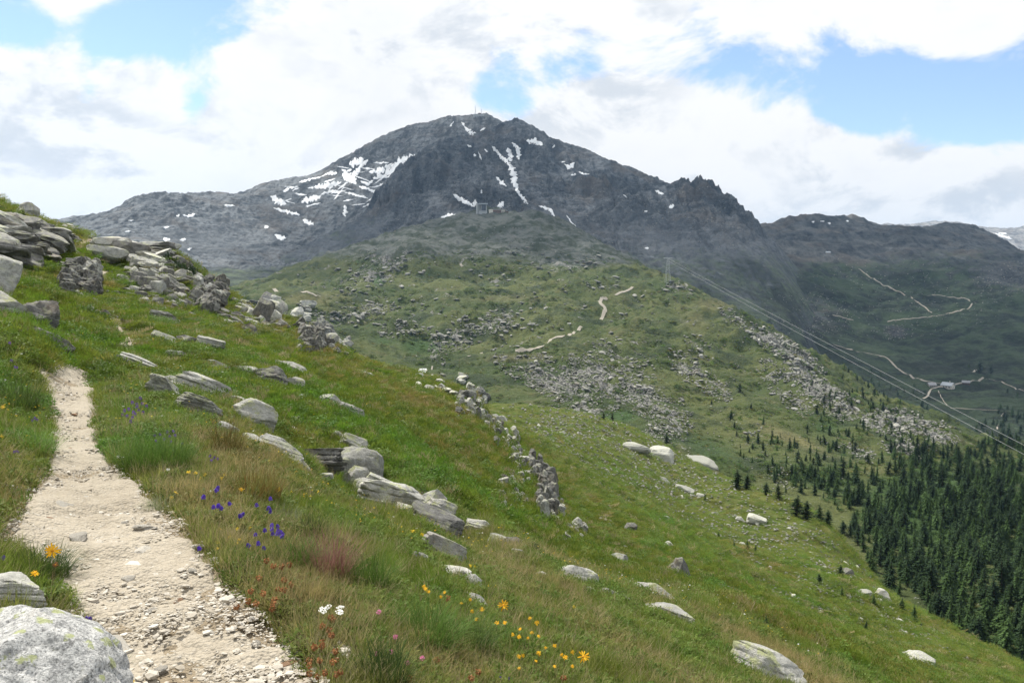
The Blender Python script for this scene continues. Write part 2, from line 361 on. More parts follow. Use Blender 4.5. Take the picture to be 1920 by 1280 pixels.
def mtn_disp(x, y, z, r, px, py):
    m = .35 + blobs(px, py, MTN_CLIFF)
    h = 24 * fbm(x / 420, y / 420, 3, 51) + m * (62 * (ridged(x / 120 + .35 * fbm(x / 200, y / 200, 2, 57), y / 260, 6, 53, .6) - .5))
    h += m * 8 * (ridged(x / 30, y / 44, 4, 55, .6) - .4) + 2.2 * fbm(x / 14, y / 14, 2, 58)
    k = sstep(1500, 1800, r)
    tower = 30 * np.exp(-((px - 1300) / 17) ** 2 - ((r - 2740) / 60) ** 2) * (1 + .5 * fbm(x / 12, y / 12, 2, 59))
    return h * k * (1 - .85 * sstep(1410, 1490, px)) + tower * .3
azm = np.linspace(R(-24), R(25), 560)
MTN = make_sheet('mountain', mtn_c, 1480, 3700, 420, azm, 4.0, 3.5, mtn_disp, 3e-5)

back_c = crest([(-150, 420, 2700), (0, 420, 2700), (100, 418, 2700), (150, 412, 2700), (185, 414, 2650), (215, 400, 2620), (260, 377, 2650), (330, 369, 2750), (390, 366, 2850), (450, 373, 3000), (490, 361, 3150), (530, 344, 3250), (570, 330, 3300), (640, 300, 3400), (680, 284, 3450), (705, 265, 3420), (750, 258, 3420), (790, 249, 3420), (840, 231, 3400), (860, 223, 3390), (880, 217, 3380), (897, 213, 3370), (915, 217, 3370), (935, 227, 3380), (950, 236, 3400), (980, 260, 3420), (1050, 330, 3500)],
               [(70, 1.22)])
back_c += [(-150, 520, 1700), (100, 520, 1700), (300, 530, 1700), (400, 540, 1600), (500, 530, 1700), (700, 500, 1750), (900, 470, 1900), (1050, 460, 2000),
           (100, 450, 2300), (260, 430, 2250), (330, 420, 2350), (300, 470, 2000), (400, 430, 2400), (400, 480, 2000), (480, 440, 2450), (460, 500, 1950), (540, 440, 2550), (540, 395, 2800), (600, 400, 2800), (620, 350, 3050), (680, 350, 3000), (680, 310, 3250), (720, 300, 3150), (760, 300, 3100), (780, 275, 3250), (840, 250, 3280), (900, 235, 3280), (900, 250, 3150), (930, 245, 3250), (900, 330, 2800), (1050, 400, 2700), (1080, 470, 1800), (1080, 430, 2500)]
def back_disp(x, y, z, r, px, py):
    m = .5 + blobs(px, py, [(340, 400, 160, 40, .4), (720, 300, 90, 40, .5), (860, 240, 80, 25, .6)])
    h = 22 * fbm(x / 380, y / 380, 3, 61) + m * 26 * (ridged(x / 170, (y - 2 * z) / 110, 6, 63, .6) - .5)
    h += m * 8 * (ridged(x / 40, y / 30, 4, 65, .6) - .4) + 3 * fbm(x / 16, y / 16, 2, 66)
    return h * sstep(1700, 2000, r)
azb = np.linspace(R(-40), R(4.6), 460)
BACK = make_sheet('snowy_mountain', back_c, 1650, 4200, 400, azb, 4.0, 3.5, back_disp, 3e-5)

val_c = crest([(1330, 440, 3500), (1420, 428, 3600), (1450, 424, 3700), (1500, 411, 3850), (1530, 407, 3900), (1565, 407, 3950), (1600, 410, 3950), (1640, 424, 3950), (1700, 421, 4000), (1760, 420, 4000), (1815, 425, 4000), (1850, 438, 3950), (1885, 455, 3900), (1920, 475, 3850), (2050, 530, 3700), (2300, 620, 3500)], [(70, 1.2)])
val_c += [(1250, 700, 1350), (1400, 760, 1150), (1500, 800, 1100), (1600, 860, 1050), (1700, 900, 1000), (1800, 930, 950), (1920, 960, 950), (2300, 1100, 900),
          (1250, 560, 1900), (1330, 590, 1750), (1420, 640, 1650), (1500, 690, 1550), (1580, 740, 1450), (1650, 770, 1380), (1720, 775, 1380), (1800, 790, 1330), (1870, 820, 1230), (1920, 850, 1180), (2100, 900, 1100),
          (1780, 723, 1620), (1700, 715, 1680), (1850, 712, 1680), (1920, 740, 1560), (1650, 675, 1850), (1590, 655, 1880), (1750, 660, 1980), (1850, 650, 2050), (1920, 660, 2000), (2100, 720, 1800),
          (1400, 560, 2100), (1450, 520, 2400), (1500, 580, 2200), (1550, 540, 2450), (1650, 600, 2300), (1640, 540, 2700), (1750, 590, 2380), (1825, 570, 2500), (1750, 550, 2600), (1920, 580, 2450), (1920, 530, 2800), (1600, 500, 2850), (1700, 500, 2900), (1800, 510, 2850), (1450, 470, 2900), (1550, 465, 3100), (1650, 460, 3250), (1750, 455, 3350), (1850, 480, 3150), (2100, 620, 2500), (1340, 500, 2700), (1500, 435, 3400), (1600, 430, 3550), (1720, 435, 3650), (2300, 850, 1500), (2300, 720, 2500)]
def val_disp(x, y, z, r, px, py):
    h = 26 * fbm(x / 280, y / 280, 5, 71, .55) + 12 * (ridged(x / 110, y / 90, 5, 73, .6) - .4) + 2.5 * fbm(x / 20, y / 20, 3, 75)
    return h * sstep(950, 1500, r) * (.55 + .45 * sstep(1700, 2400, r))
azv = np.linspace(R(8), R(44), 400)
VAL = make_sheet('valley_slope', val_c, 930, 4600, 380, azv, 4.0, 3.0, val_disp, 3e-5)

far_c = crest([(1500, 440, 9500), (1620, 432, 9500), (1660, 424, 9500), (1678, 418, 9500), (1690, 422, 9500), (1720, 424, 9500), (1790, 420, 9400), (1830, 427, 9300), (1855, 430, 9200), (1880, 438, 9200), (1905, 436, 9000), (1925, 424, 8900), (1960, 420, 8900), (2050, 430, 8900), (2250, 440, 9000)], [(60, 1.15), (45, .85), (150, .62)])
def far_disp(x, y, z, r, px, py):
    return (150 * (ridged(x / 600, y / 900, 5, 81, .55) - .5) + 25 * fbm(x / 90, y / 90, 3, 83)) * .45
azg = np.linspace(R(14), R(42), 260)
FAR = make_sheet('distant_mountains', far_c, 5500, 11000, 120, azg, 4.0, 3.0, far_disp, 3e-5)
# ------------------------------------------------------------------ materials
def new_mat(name):
    m = bpy.data.materials.new(name); m.use_nodes = True
    return m, NT(m.node_tree)
def finish(t, col, rough=0.9, normal=None, spec=0.2, trans=0.0):
    b = t.node('ShaderNodeBsdfPrincipled')
    t.set(b.inputs['Base Color'], col); t.set(b.inputs['Roughness'], rough)
    b.inputs['Specular IOR Level'].default_value = spec
    if normal is not None: t.l.new(normal, b.inputs['Normal'])
    out = b.outputs[0]
    if trans:
        tr = t.node('ShaderNodeBsdfTranslucent'); t.set(tr.inputs[0], col)
        mx = t.node('ShaderNodeMixShader'); mx.inputs[0].default_value = trans
        t.l.new(out, mx.inputs[1]); t.l.new(tr.outputs[0], mx.inputs[2]); out = mx.outputs[0]
    t.l.new(out, t.node('ShaderNodeOutputMaterial').inputs['Surface'])
def bump(t, h, dist, strength=1.0):
    n = t.node('ShaderNodeBump', ins={'Height': h, 'Strength': strength, 'Distance': dist})
    return n.outputs[0]

def mat_hillside():
    m, t = new_mat('turf_ground')
    P = t.node('ShaderNodeNewGeometry').outputs['Position']
    lush = t.attr('lush'); dry = t.attr('dry'); bare = t.attr('bare'); rock = t.attr('rock')
    n1 = t.noise(P, 0.35, 6, .6); n2 = t.noise(P, 2.3, 6, .65); n3 = t.noise(P, 14, 4, .7)
    c = t.mix(t.mr(n1, .38, .62), (.060, .084, .016), (.104, .116, .025))
    c = t.mix(t.math('MULTIPLY', t.mr(n2, .45, .68), .75), c, (.135, .112, .045))
    c = t.mix(t.mr(t.math('ADD', lush, t.math('MULTIPLY', t.math('SUBTRACT', n2, .5), .8)), .35, .8), c, (.06, .115, .02))
    c = t.mix(t.mr(t.math('ADD', dry, t.math('SUBTRACT', n2, .5)), .35, .85, 0, .8), c, (.19, .15, .055))
    c = t.mix(t.mr(n3, .35, .5, .55, 0.0), c, (.04, .05, .016))
    c = t.mix(t.mr(t.math('ADD', bare, t.math('MULTIPLY', t.math('SUBTRACT', n2, .5), .9)), .35, .7), c, t.mix(n3, (.20, .16, .105), (.34, .28, .20)))
    c = t.mix(t.mr(t.math('ADD', rock, t.math('MULTIPLY', t.math('SUBTRACT', n2, .5), 1.2)), .5, .62), c, t.mix(n3, (.16, .16, .145), (.36, .36, .32)))
    far = t.noise(P, 0.9, 8, .75)
    h = t.math('ADD', t.math('MULTIPLY', n2, .5), t.math('MULTIPLY', far, .8))
    finish(t, c, .95, bump(t, h, .35, .8))
    return m
def mat_plateau():
    m, t = new_mat('alpine_turf')
    P = t.node('ShaderNodeNewGeometry').outputs['Position']
    rock = t.attr('rock'); dry = t.attr('dry'); lush = t.attr('lush'); grey = t.attr('grey')
    n1 = t.noise(P, 0.008, 6, .6); n2 = t.noise(P, 0.05, 7, .65); n3 = t.noise(P, 0.22, 5, .7)
    c = t.mix(t.mr(n1, .38, .62), (.046, .068, .018), (.086, .100, .030))
    c = t.mix(t.mr(n2, .5, .7, 0, .6), c, (.12, .112, .05))
    n5 = t.noise(P, 0.022, 8, .7); c = t.mix(t.mr(n5, .49, .62, 0, .85), c, (.026, .040, .015)); n6 = t.noise(P, 0.6, 4, .7)
    c = t.mix(t.mr(n6, .62, .70, 0, .8), c, (.25, .25, .23)); c = t.mix(t.mr(n6, .28, .40, .6, 0.0), c, (.03, .042, .018))
    c = t.mix(t.mr(dry, .2, .8, 0, .7), c, (.17, .15, .07))
    c = t.mix(t.mr(t.math('ADD', lush, t.math('MULTIPLY', t.math('SUBTRACT', n2, .5), .6)), .35, .75), c, (.04, .075, .02))
    c = t.mix(t.mr(n3, .33, .48, .5, 0.0), c, (.03, .045, .018))
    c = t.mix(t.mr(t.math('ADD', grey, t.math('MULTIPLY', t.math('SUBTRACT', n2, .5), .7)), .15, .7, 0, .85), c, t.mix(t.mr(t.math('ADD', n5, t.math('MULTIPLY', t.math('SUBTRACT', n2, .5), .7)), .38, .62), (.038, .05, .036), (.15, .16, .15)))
    rc = t.mix(t.mr(n6, .35, .65), (.085, .085, .08), (.29, .285, .265))
    rm = t.mr(t.math('ADD', t.math('MULTIPLY', rock, .62), t.math('ADD', t.math('MULTIPLY', t.math('SUBTRACT', n3, .5), 1.5), t.math('MULTIPLY', t.math('SUBTRACT', n2, .5), 1.6))), .50, .60)
    c = t.mix(rm, c, rc)
    finish(t, c, .95, bump(t, t.math('ADD', n3, t.math('MULTIPLY', n2, 1.5)), 4.0, .9))
    return m
def mat_mountain(name, base, light, green, strata=0.0):
    m, t = new_mat(name)
    P = t.node('ShaderNodeNewGeometry').outputs['Position']
    cliff = t.attr('cliff'); turf = t.attr('turf'); scree = t.attr('scree')
    n1 = t.noise(P, 0.006, 6, .6); n2 = t.noise(P, 0.03, 8, .68); n3 = t.noise(P, 0.12, 6, .75)
    mp = t.node('ShaderNodeMapping', ins={'Vector': P}); mp.inputs['Scale'].default_value = (.012, .012, .09); mp.inputs['Rotation'].default_value = (.3, .25, 0)
    n4 = t.noise(mp.outputs[0], 1.0, 7, .7, .4)
    c = t.mix(t.mr(n2, .3, .7), base, light)
    mq = t.node('ShaderNodeMapping', ins={'Vector': P}); mq.inputs['Scale'].default_value = (.03, .005, .007)
    n7 = t.noise(mq.outputs[0], 1.0, 7, .7, .5)
    c = t.mix(t.mr(n7, .46, .60, 0, .85), c, tuple(min(1, v * 1.25) for v in light)); c = t.mix(t.mr(n7, .38, .47, .85, 0), c, tuple(v * .45 for v in base))
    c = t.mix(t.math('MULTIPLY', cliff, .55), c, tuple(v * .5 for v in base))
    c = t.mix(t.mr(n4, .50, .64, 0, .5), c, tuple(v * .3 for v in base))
    c = t.mix(t.math('MULTIPLY', t.mr(n3, .38, .52, .9, 0.0), t.mr(cliff, 0, 1, .35, 1)), c, tuple(v * .3 for v in base))  # dark cracks and contrast in the colour make up for weak relief shading
    c = t.mix(t.mr(n1, .5, .68, 0, .45), c, (.15, .125, .10))
    c = t.mix(t.math('MULTIPLY', scree, .8), c, t.mix(n3, tuple(v * .9 for v in base), tuple(v * 1.05 for v in light)))
    c = t.mix(t.mr(t.math('ADD', turf, t.math('MULTIPLY', t.math('SUBTRACT', n2, .5), 1.1)), .35, .75, 0, .9), c, t.mix(t.mr(t.math('ADD', n1, t.math('MULTIPLY', t.math('SUBTRACT', n2, .5), .9)), .35, .65), tuple(v * .45 for v in green), tuple(v * 1.75 for v in green)))
    finish(t, c, .95, bump(t, t.math('ADD', t.math('MULTIPLY', n3, .8), t.math('MULTIPLY', n4, 1.6)), 9.0, 1.0))
    return m
def mat_simple(name, col, rough=.8, var=.25, scale=4.0, coords='Object', spec=.2, bmp=0.0):
    m, t = new_mat(name)
    tc = t.node('ShaderNodeTexCoord').outputs['Object']
    n = t.noise(tc, scale, 5, .6)
    c = t.mix(n, tuple(v * (1 - var) for v in col), tuple(min(v * (1 + var), 1) for v in col))
    finish(t, c, rough, bump(t, n, bmp) if bmp else None, spec)
    return m
def mat_rock(name, base=(.26, .255, .235), light=(.46, .45, .41), dark=(.09, .088, .08), lichen=.5, scale=1.0, warm=.3, strat=.75):
    m, t = new_mat(name)
    tc = t.node('ShaderNodeTexCoord').outputs['Object']
    oi = t.node('ShaderNodeObjectInfo')
    v = t.vm('ADD', tc, t.vm('SCALE', oi.outputs['Location']).outputs[0]); v.inputs[1].default_value = (0, 0, 0)
    vec = v.outputs[0]; t.l.new(oi.outputs['Location'], v.inputs[1])
    n1 = t.noise(vec, 1.7 * scale, 6, .6); n2 = t.noise(vec, 8 * scale, 6, .7); n3 = t.noise(vec, 32 * scale, 5, .75)
    mp = t.node('ShaderNodeMapping', ins={'Vector': tc}); mp.inputs['Scale'].default_value = (1.0 * scale, 1.0 * scale, 11 * scale); mp.inputs['Rotation'].default_value = (.15, .1, .3)
    st = t.noise(mp.outputs[0], 1.3, 6, .65, .5)
    c = t.mix(t.mr(n2, .32, .68), base, light)
    c = t.mix(t.mr(st, .30, .46, strat, 0.0), c, dark)
    c = t.mix(t.mr(n3, .3, .45, .55, 0.0), c, dark)
    c = t.mix(t.mr(n1, .52, .7, 0, warm), c, (.30, .22, .14))
    c = t.mix(t.mr(n3, .60, .72, 0, .55), c, (.62, .61, .57))
    nl = t.noise(vec, 5.0 * scale, 7, .7)
    nz = t.node('ShaderNodeSeparateXYZ', ins={0: t.node('ShaderNodeNewGeometry').outputs['Normal']}).outputs[2]
    lm = t.math('MULTIPLY', t.mr(nl, .50, .60), t.mr(nz, -.1, .6))
    c = t.mix(t.math('MULTIPLY', lm, lichen), c, t.mix(n3, (.36, .38, .16), (.52, .54, .33)))
    tint = t.mr(oi.outputs['Random'], 0, 1, .72, 1.18, False)
    tv = t.node('ShaderNodeCombineXYZ', ins={0: tint, 1: tint, 2: tint}).outputs[0]
    c = t.mix(1.0, c, tv, 'MULTIPLY')
    h = t.math('ADD', t.math('MULTIPLY', n2, .6), t.math('ADD', t.math('MULTIPLY', st, 1.2 * strat), t.math('MULTIPLY', n3, .4)))
    finish(t, c, .92, bump(t, h, .09 / scale, .9))
    return m
def mat_granite():
    m, t = new_mat('speckled_granite')
    tc = t.node('ShaderNodeTexCoord').outputs['Object']
    n1 = t.noise(tc, 5, 6, .65); n2 = t.noise(tc, 24, 6, .75); n3 = t.noise(tc, 120, 4, .8)
    c = t.mix(t.mr(n2, .36, .62), (.33, .33, .325), (.68, .675, .65))
    c = t.mix(t.mr(n3, .36, .50, .85, 0.0), c, (.10, .10, .10))
    c = t.mix(t.mr(n3, .56, .64, 0, .8), c, (.80, .79, .77))
    c = t.mix(t.math('MULTIPLY', t.mr(n1, .40, .47, 1.0, 0.0), t.mr(n2, .4, .6, .8, .2)), c, (.16, .165, .165))
    vo = t.node('ShaderNodeTexVoronoi', feature='F1'); vo.inputs['Scale'].default_value = 11
    dv = t.vm('ADD', tc, (0, 0, 0)); t.l.new(dv.outputs[0], vo.inputs['Vector'])
    d = t.math('ADD', vo.outputs['Distance'], t.math('MULTIPLY', t.math('SUBTRACT', n2, .5), .9))
    c = t.mix(t.math('MULTIPLY', t.mr(d, .20, .27, 1.0, 0.0), .75), c, t.mix(n3, (.30, .34, .10), (.50, .53, .26)))
    nl = t.noise(tc, 9, 6, .7)
    c = t.mix(t.math('MULTIPLY', t.mr(nl, .58, .63), .6), c, (.075, .075, .07))
    c = t.mix(t.mr(t.noise(tc, 3, 5, .6), .56, .66, 0, .4), c, (.42, .36, .27))
    h = t.math('ADD', t.math('MULTIPLY', n2, .8), t.math('ADD', t.math('MULTIPLY', n3, .35), t.math('MULTIPLY', n1, .8)))
    finish(t, c, .9, bump(t, h, .022, 1.0))
    return m
def mat_leaf(name, cols, trans=.35, rough=.6, dry=(.22, .16, .06), inst=True, posn=1.2):
    """blade or leaf: tint attribute of the scatter (0 lush, 1 dry) and noise over the ground"""
    m, t = new_mat(name)
    P = t.node('ShaderNodeNewGeometry').outputs['Position']
    oi = t.node('ShaderNodeObjectInfo')
    n = t.noise(P, posn, 4, .65)
    c = t.mix(t.mr(n, .35, .65), cols[0], cols[1])
    if inst:
        tint = t.attr('tint', 'INSTANCER')
        c = t.mix(t.mr(tint, 0.0, 0.38, .85, 0), c, cols[2])
        c = t.mix(t.mr(t.math('ADD', tint, t.math('MULTIPLY', t.math('SUBTRACT', oi.outputs['Random'], .5), .5)), .5, 1.0, 0, .85), c, dry)
    k = t.mr(oi.outputs['Random'], 0, 1, .75, 1.25, False)
    kv = t.node('ShaderNodeCombineXYZ', ins={0: k, 1: k, 2: k}).outputs[0]
    c = t.mix(1.0, c, kv, 'MULTIPLY')
    finish(t, c, rough, None, .08, trans)
    return m
def mat_needle(name, a, b):
    m, t = new_mat(name)
    P = t.node('ShaderNodeNewGeometry').outputs['Position']
    oi = t.node('ShaderNodeObjectInfo')
    n = t.noise(P, .6, 4, .7)
    c = t.mix(t.mr(n, .35, .65), a, b)
    c = t.mix(t.mr(oi.outputs['Random'], 0, 1, 0, .55, False), c, tuple(v * 1.5 for v in b))
    finish(t, c, .75, None, .15, .18)
    return m
def mat_path():
    m, t = new_mat('path_gravel')
    P = t.node('ShaderNodeNewGeometry').outputs['Position']
    n1 = t.noise(P, 1.1, 5, .6); n2 = t.noise(P, 9, 6, .7)
    vo = t.node('ShaderNodeTexVoronoi', feature='F1'); t.l.new(P, vo.inputs['Vector']); vo.inputs['Scale'].default_value = 55
    v2 = t.node('ShaderNodeTexVoronoi', feature='F1'); t.l.new(P, v2.inputs['Vector']); v2.inputs['Scale'].default_value = 22
    c = t.mix(t.mr(n1, .35, .65), (.295, .255, .195), (.375, .33, .26))
    c = t.mix(t.mr(n2, .4, .7, 0, .6), c, (.41, .36, .28))
    c = t.mix(t.mr(vo.outputs['Distance'], .25, .6, .35, 0.0), c, t.mix(t.math('FRACT', t.math('MULTIPLY', t.node('ShaderNodeSeparateXYZ', ins={0: vo.outputs['Color']}).outputs[0], 7.0)), (.24, .21, .165), (.47, .44, .38)))
    c = t.mix(t.mr(n2, .25, .42, .45, 0), c, (.17, .13, .085))
    h = t.math('ADD', t.math('MULTIPLY', n2, .8), t.math('SUBTRACT', .5, t.math('ADD', t.math('MULTIPLY', vo.outputs['Distance'], .35), t.math('MULTIPLY', v2.outputs['Distance'], .4))))
    finish(t, c, .95, bump(t, h, .035, .9))
    return m

# ------------------------------------------------------------------ terrain objects
sh = NEAR
lush = blobs(sh.px, sh.py, [(790, 880, 150, 40, 1.0, 28), (640, 800, 110, 30, .6, 25), (290, 840, 70, 70, .9), (940, 990, 120, 35, .7, 35), (700, 1150, 90, 90, .6), (260, 545, 60, 26, .6), (560, 760, 80, 30, .5), (70, 560, 60, 60, .4), (1300, 1010, 160, 30, .7, 25), (1150, 900, 120, 40, .5, 20), (1500, 1120, 160, 40, .5, 30)])
dry = blobs(sh.px, sh.py, [(790, 770, 140, 40, .9, 20), (640, 700, 100, 26, .5, 15), (850, 870, 120, 26, .9, 32), (1000, 1050, 140, 30, .7, 30), (450, 880, 90, 60, .7), (560, 640, 80, 16, .6, 20), (1180, 780, 100, 12, .35, 8), (1180, 930, 220, 20, .4, 25), (330, 640, 90, 20, .4), (1420, 1060, 240, 25, .6, 28)])
rock = blobs(sh.px, sh.py, [(300, 545, 70, 34, .8), (390, 560, 40, 36, 1.0), (240, 480, 70, 14, .7), (500, 605, 60, 22, .8), (590, 640, 40, 22, 1.0), (60, 455, 60, 30, .9), (150, 530, 36, 26, .8), (350, 510, 40, 24, .7), (110, 440, 60, 14, .7), (1010, 930, 16, 60, .7), (965, 880, 16, 40, .6), (1200, 850, 60, 14, .6), (1650, 1110, 40, 26, .6)])
path_R = [(900, 1750), (640, 1330), (600, 1275), (530, 1190), (455, 1120), (405, 1055), (350, 985), (265, 910), (215, 870), (192, 825), (182, 770), (176, 725), (172, 703), (150, 692), (132, 685), (112, 680)]
path_L = [(-200, 1750), (150, 1330), (180, 1270), (155, 1190), (110, 1120), (60, 1060), (10, 1000), (40, 940), (78, 890), (92, 830), (92, 770), (86, 730), (78, 703), (76, 694), (88, 686), (100, 680)]
poly = np.array(path_R + path_L[::-1], float)
def in_path(px, py):
    ins = np.zeros(px.shape, bool)
    n = len(poly)
    for i in range(n):
        x1, y1 = poly[i]; x2, y2 = poly[(i + 1) % n]
        c = ((y1 > py) != (y2 > py)) & (px < (x2 - x1) * (py - y1) / (y2 - y1 + 1e-12) + x1)
        ins ^= c
    return ins
bare = np.maximum(in_path(sh.px, sh.py) * .9, blobs(sh.px, sh.py, [(60, 1000, 90, 50, .75), (640, 1230, 40, 50, .6), (540, 1130, 70, 45, .5, 40), (60, 930, 40, 30, .5), (236, 641, 24, 13, 1.2), (218, 612, 14, 20, 1.1), (97, 475, 14, 20, 1.2), (170, 452, 50, 8, .9), (187, 515, 26, 9, 1)]))
build_sheet(NEAR, mat_hillside(), {'lush': lush, 'dry': dry, 'rock': rock, 'bare': bare})
NEAR.lush, NEAR.dry, NEAR.rock, NEAR.bare = lush, dry, rock, bare

sh = PLAT
rock = blobs(sh.px, sh.py, PLAT_ROCK)
rock = np.maximum(rock, .55 * sstep(.25, .6, fbm(sh.x / 60, sh.y / 40, 5, 91)) * sstep(550, 800, sh.r))
lush = blobs(sh.px, sh.py, [(790, 650, 70, 25, .8), (720, 640, 60, 20, .6), (710, 525, 20, 16, .9), (1230, 680, 60, 40, .4), (1160, 780, 60, 20, .8), (1340, 850, 120, 60, .6, 30), (1560, 900, 200, 60, .6, 20), (1750, 950, 200, 120, .9), (1550, 800, 60, 40, .6), (1090, 590, 80, 12, .5), (620, 640, 60, 20, .5)])
dry = blobs(sh.px, sh.py, [(760, 705, 90, 8, .9), (980, 670, 120, 14, .6), (950, 560, 160, 16, .5), (1340, 570, 60, 20, .6), (1480, 820, 120, 16, .7, 22), (580, 560, 100, 18, .6), (1300, 600, 60, 40, .5, 40), (1650, 880, 80, 16, .5)])
grey = sstep(510, 450, sh.py) * .95 + .9 * blobs(sh.px, sh.py, [(860, 410, 60, 16, 1), (850, 420, 20, 10, 1), (1080, 490, 100, 20, .6)])  # grey upper hill, darkened in colour for part of its cloud shade
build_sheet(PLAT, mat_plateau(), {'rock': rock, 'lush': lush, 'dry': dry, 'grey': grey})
PLAT.rock = rock; PLAT.lush = lush

def slope_of(sh):
    dzr = np.gradient(sh.z, axis=0) / np.gradient(sh.r, axis=0); dza = np.gradient(sh.z, axis=1) / (np.gradient(sh.az)[None, :] * sh.r)
    return np.hypot(dzr, dza)
sh = MTN
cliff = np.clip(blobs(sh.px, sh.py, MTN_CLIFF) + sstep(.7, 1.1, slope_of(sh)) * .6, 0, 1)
turf = np.maximum(sstep(395, 520, sh.py) * .6, blobs(sh.px, sh.py, [(640, 440, 80, 30, .5), (560, 500, 120, 20, .7), (1480, 560, 120, 60, .8), (1360, 540, 80, 40, .6), (700, 410, 60, 30, .4)]))
scree = blobs(sh.px, sh.py, [(640, 450, 110, 30, 1, -25), (1250, 460, 140, 50, 1, 25), (1390, 480, 90, 60, 1, 20), (1180, 430, 60, 20, .8), (1060, 410, 60, 14, .9, 30), (1400, 480, 60, 40, .8), (550, 480, 80, 16, 1, -20), (1020, 400, 30, 12, .8)])
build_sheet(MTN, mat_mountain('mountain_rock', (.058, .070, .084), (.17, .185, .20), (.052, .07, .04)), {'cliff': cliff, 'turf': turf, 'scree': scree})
sh = BACK
cliff = np.clip(sstep(.6, 1.0, slope_of(sh)), 0, 1)
turf = np.maximum(sstep(480, 525, sh.py), .0)
scree = blobs(sh.px, sh.py, [(400, 450, 120, 40, .8), (330, 470, 90, 30, .6), (440, 420, 50, 30, .5)])
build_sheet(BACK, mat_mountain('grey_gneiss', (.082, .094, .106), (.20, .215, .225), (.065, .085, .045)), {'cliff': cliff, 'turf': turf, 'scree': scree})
sh = VAL
cliff = np.clip(sstep(.6, 1.0, slope_of(sh)) + blobs(sh.px, sh.py, [(1680, 622, 30, 18, 1), (1500, 590, 90, 40, .5), (1900, 520, 60, 30, .6), (1700, 440, 60, 14, .6)]), 0, 1)
turf = np.clip(.25 + sstep(430, 560, sh.py) * .65 - .55 * blobs(sh.px, sh.py, [(1500, 590, 110, 40, 1), (1900, 520, 80, 26, 1), (1560, 470, 120, 20, .6), (1680, 622, 30, 18, 1), (1420, 500, 80, 40, .8)]), 0, 1)
build_sheet(VAL, mat_mountain('valley_turf', (.042, .048, .052), (.095, .10, .10), (.027, .043, .018)), {'cliff': cliff, 'turf': turf, 'scree': turf * 0})
sh = FAR
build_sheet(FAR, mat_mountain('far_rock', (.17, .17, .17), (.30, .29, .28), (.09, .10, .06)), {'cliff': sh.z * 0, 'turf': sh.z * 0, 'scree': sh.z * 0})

# low ground to the horizon, under everything
me = mesh_np('ground', *(lambda n, q: (np.array([(q * math.cos(2 * math.pi * i / n), q * math.sin(2 * math.pi * i / n), -840) for i in range(n)] + [(0, 0, -840)]), np.array([(i, (i + 1) % n, n) for i in range(n)])))(64, 15000))
gr = link_mesh('ground', me, mat_simple('valley_ground', (.08, .09, .05), scale=.002)); gr['kind'] = 'structure'

# ------------------------------------------------------------------ clouds that shade the mountain and the valley
def ico(sub):
    bm = bmesh.new(); bmesh.ops.create_icosphere(bm, subdivisions=sub, radius=1)
    v = np.array([x.co[:] for x in bm.verts]); f = np.array([[q.index for q in p.verts] for p in bm.faces]); bm.free()
    return v, f
ICO = {k: ico(k) for k in (1, 2, 3, 4, 5, 6)}
def cloud():
    m, t = new_mat('cloud_vapour')
    tr = t.node('ShaderNodeBsdfTransparent'); df = t.node('ShaderNodeBsdfDiffuse'); df.inputs[0].default_value = (.9, .9, .9, 1)
    tl = t.node('ShaderNodeBsdfTranslucent'); tl.inputs[0].default_value = (.9, .9, .9, 1)
    a = t.node('ShaderNodeMixShader'); a.inputs[0].default_value = .5; t.l.new(df.outputs[0], a.inputs[1]); t.l.new(tl.outputs[0], a.inputs[2])
    b = t.node('ShaderNodeMixShader'); b.inputs[0].default_value = .30; t.l.new(tr.outputs[0], b.inputs[1]); t.l.new(a.outputs[0], b.inputs[2])
    t.l.new(b.outputs[0], t.node('ShaderNodeOutputMaterial').inputs['Surface'])
    g = np.random.default_rng(12); V = []; F = []; n = 0
    v0, f0 = ICO[3]
    H = 2500.0
    spots = []
    for _ in range(4000):
        if len(spots) >= 105: break
        px = g.uniform(600, 2300); r = math.exp(g.uniform(math.log(1500), math.log(4700)))
        az = math.atan((px - 960) / FPX)
        lim = 1650 if px < 1300 else 1500 + 0 * px
        if r < lim + (2150 - 1650) * (px < 760): continue
        if px < 740 and r > 2950: continue
        x, y = r * math.sin(az), r * math.cos(az)
        if all((x - s[0]) ** 2 + (y - s[1]) ** 2 > 215 ** 2 for s in spots): spots.append((x, y, r))
    for (x, y, r) in spots:
        zg = 150.0
        k = (H - zg) / math.tan(SUN_EL)
        c = np.array([x + k * math.sin(SUN_AZ), y + k * math.cos(SUN_AZ), H + g.uniform(0, 160)])
        R_ = g.uniform(170, 300); d = 1 + .28 * perlin3(v0 * 2.1 + g.uniform(0, 50, 3), 3) + .12 * perlin3(v0 * 5 + c / 900, 5)
        V.append(v0 * d[:, None] * np.array([R_, R_, R_ * .55]) + c); F.append(f0 + n); n += len(v0)
    o = link_mesh('cloud', mesh_np('cloud', np.concatenate(V), np.concatenate(F)), m)
    o['kind'] = 'stuff'
    return o
cloud()

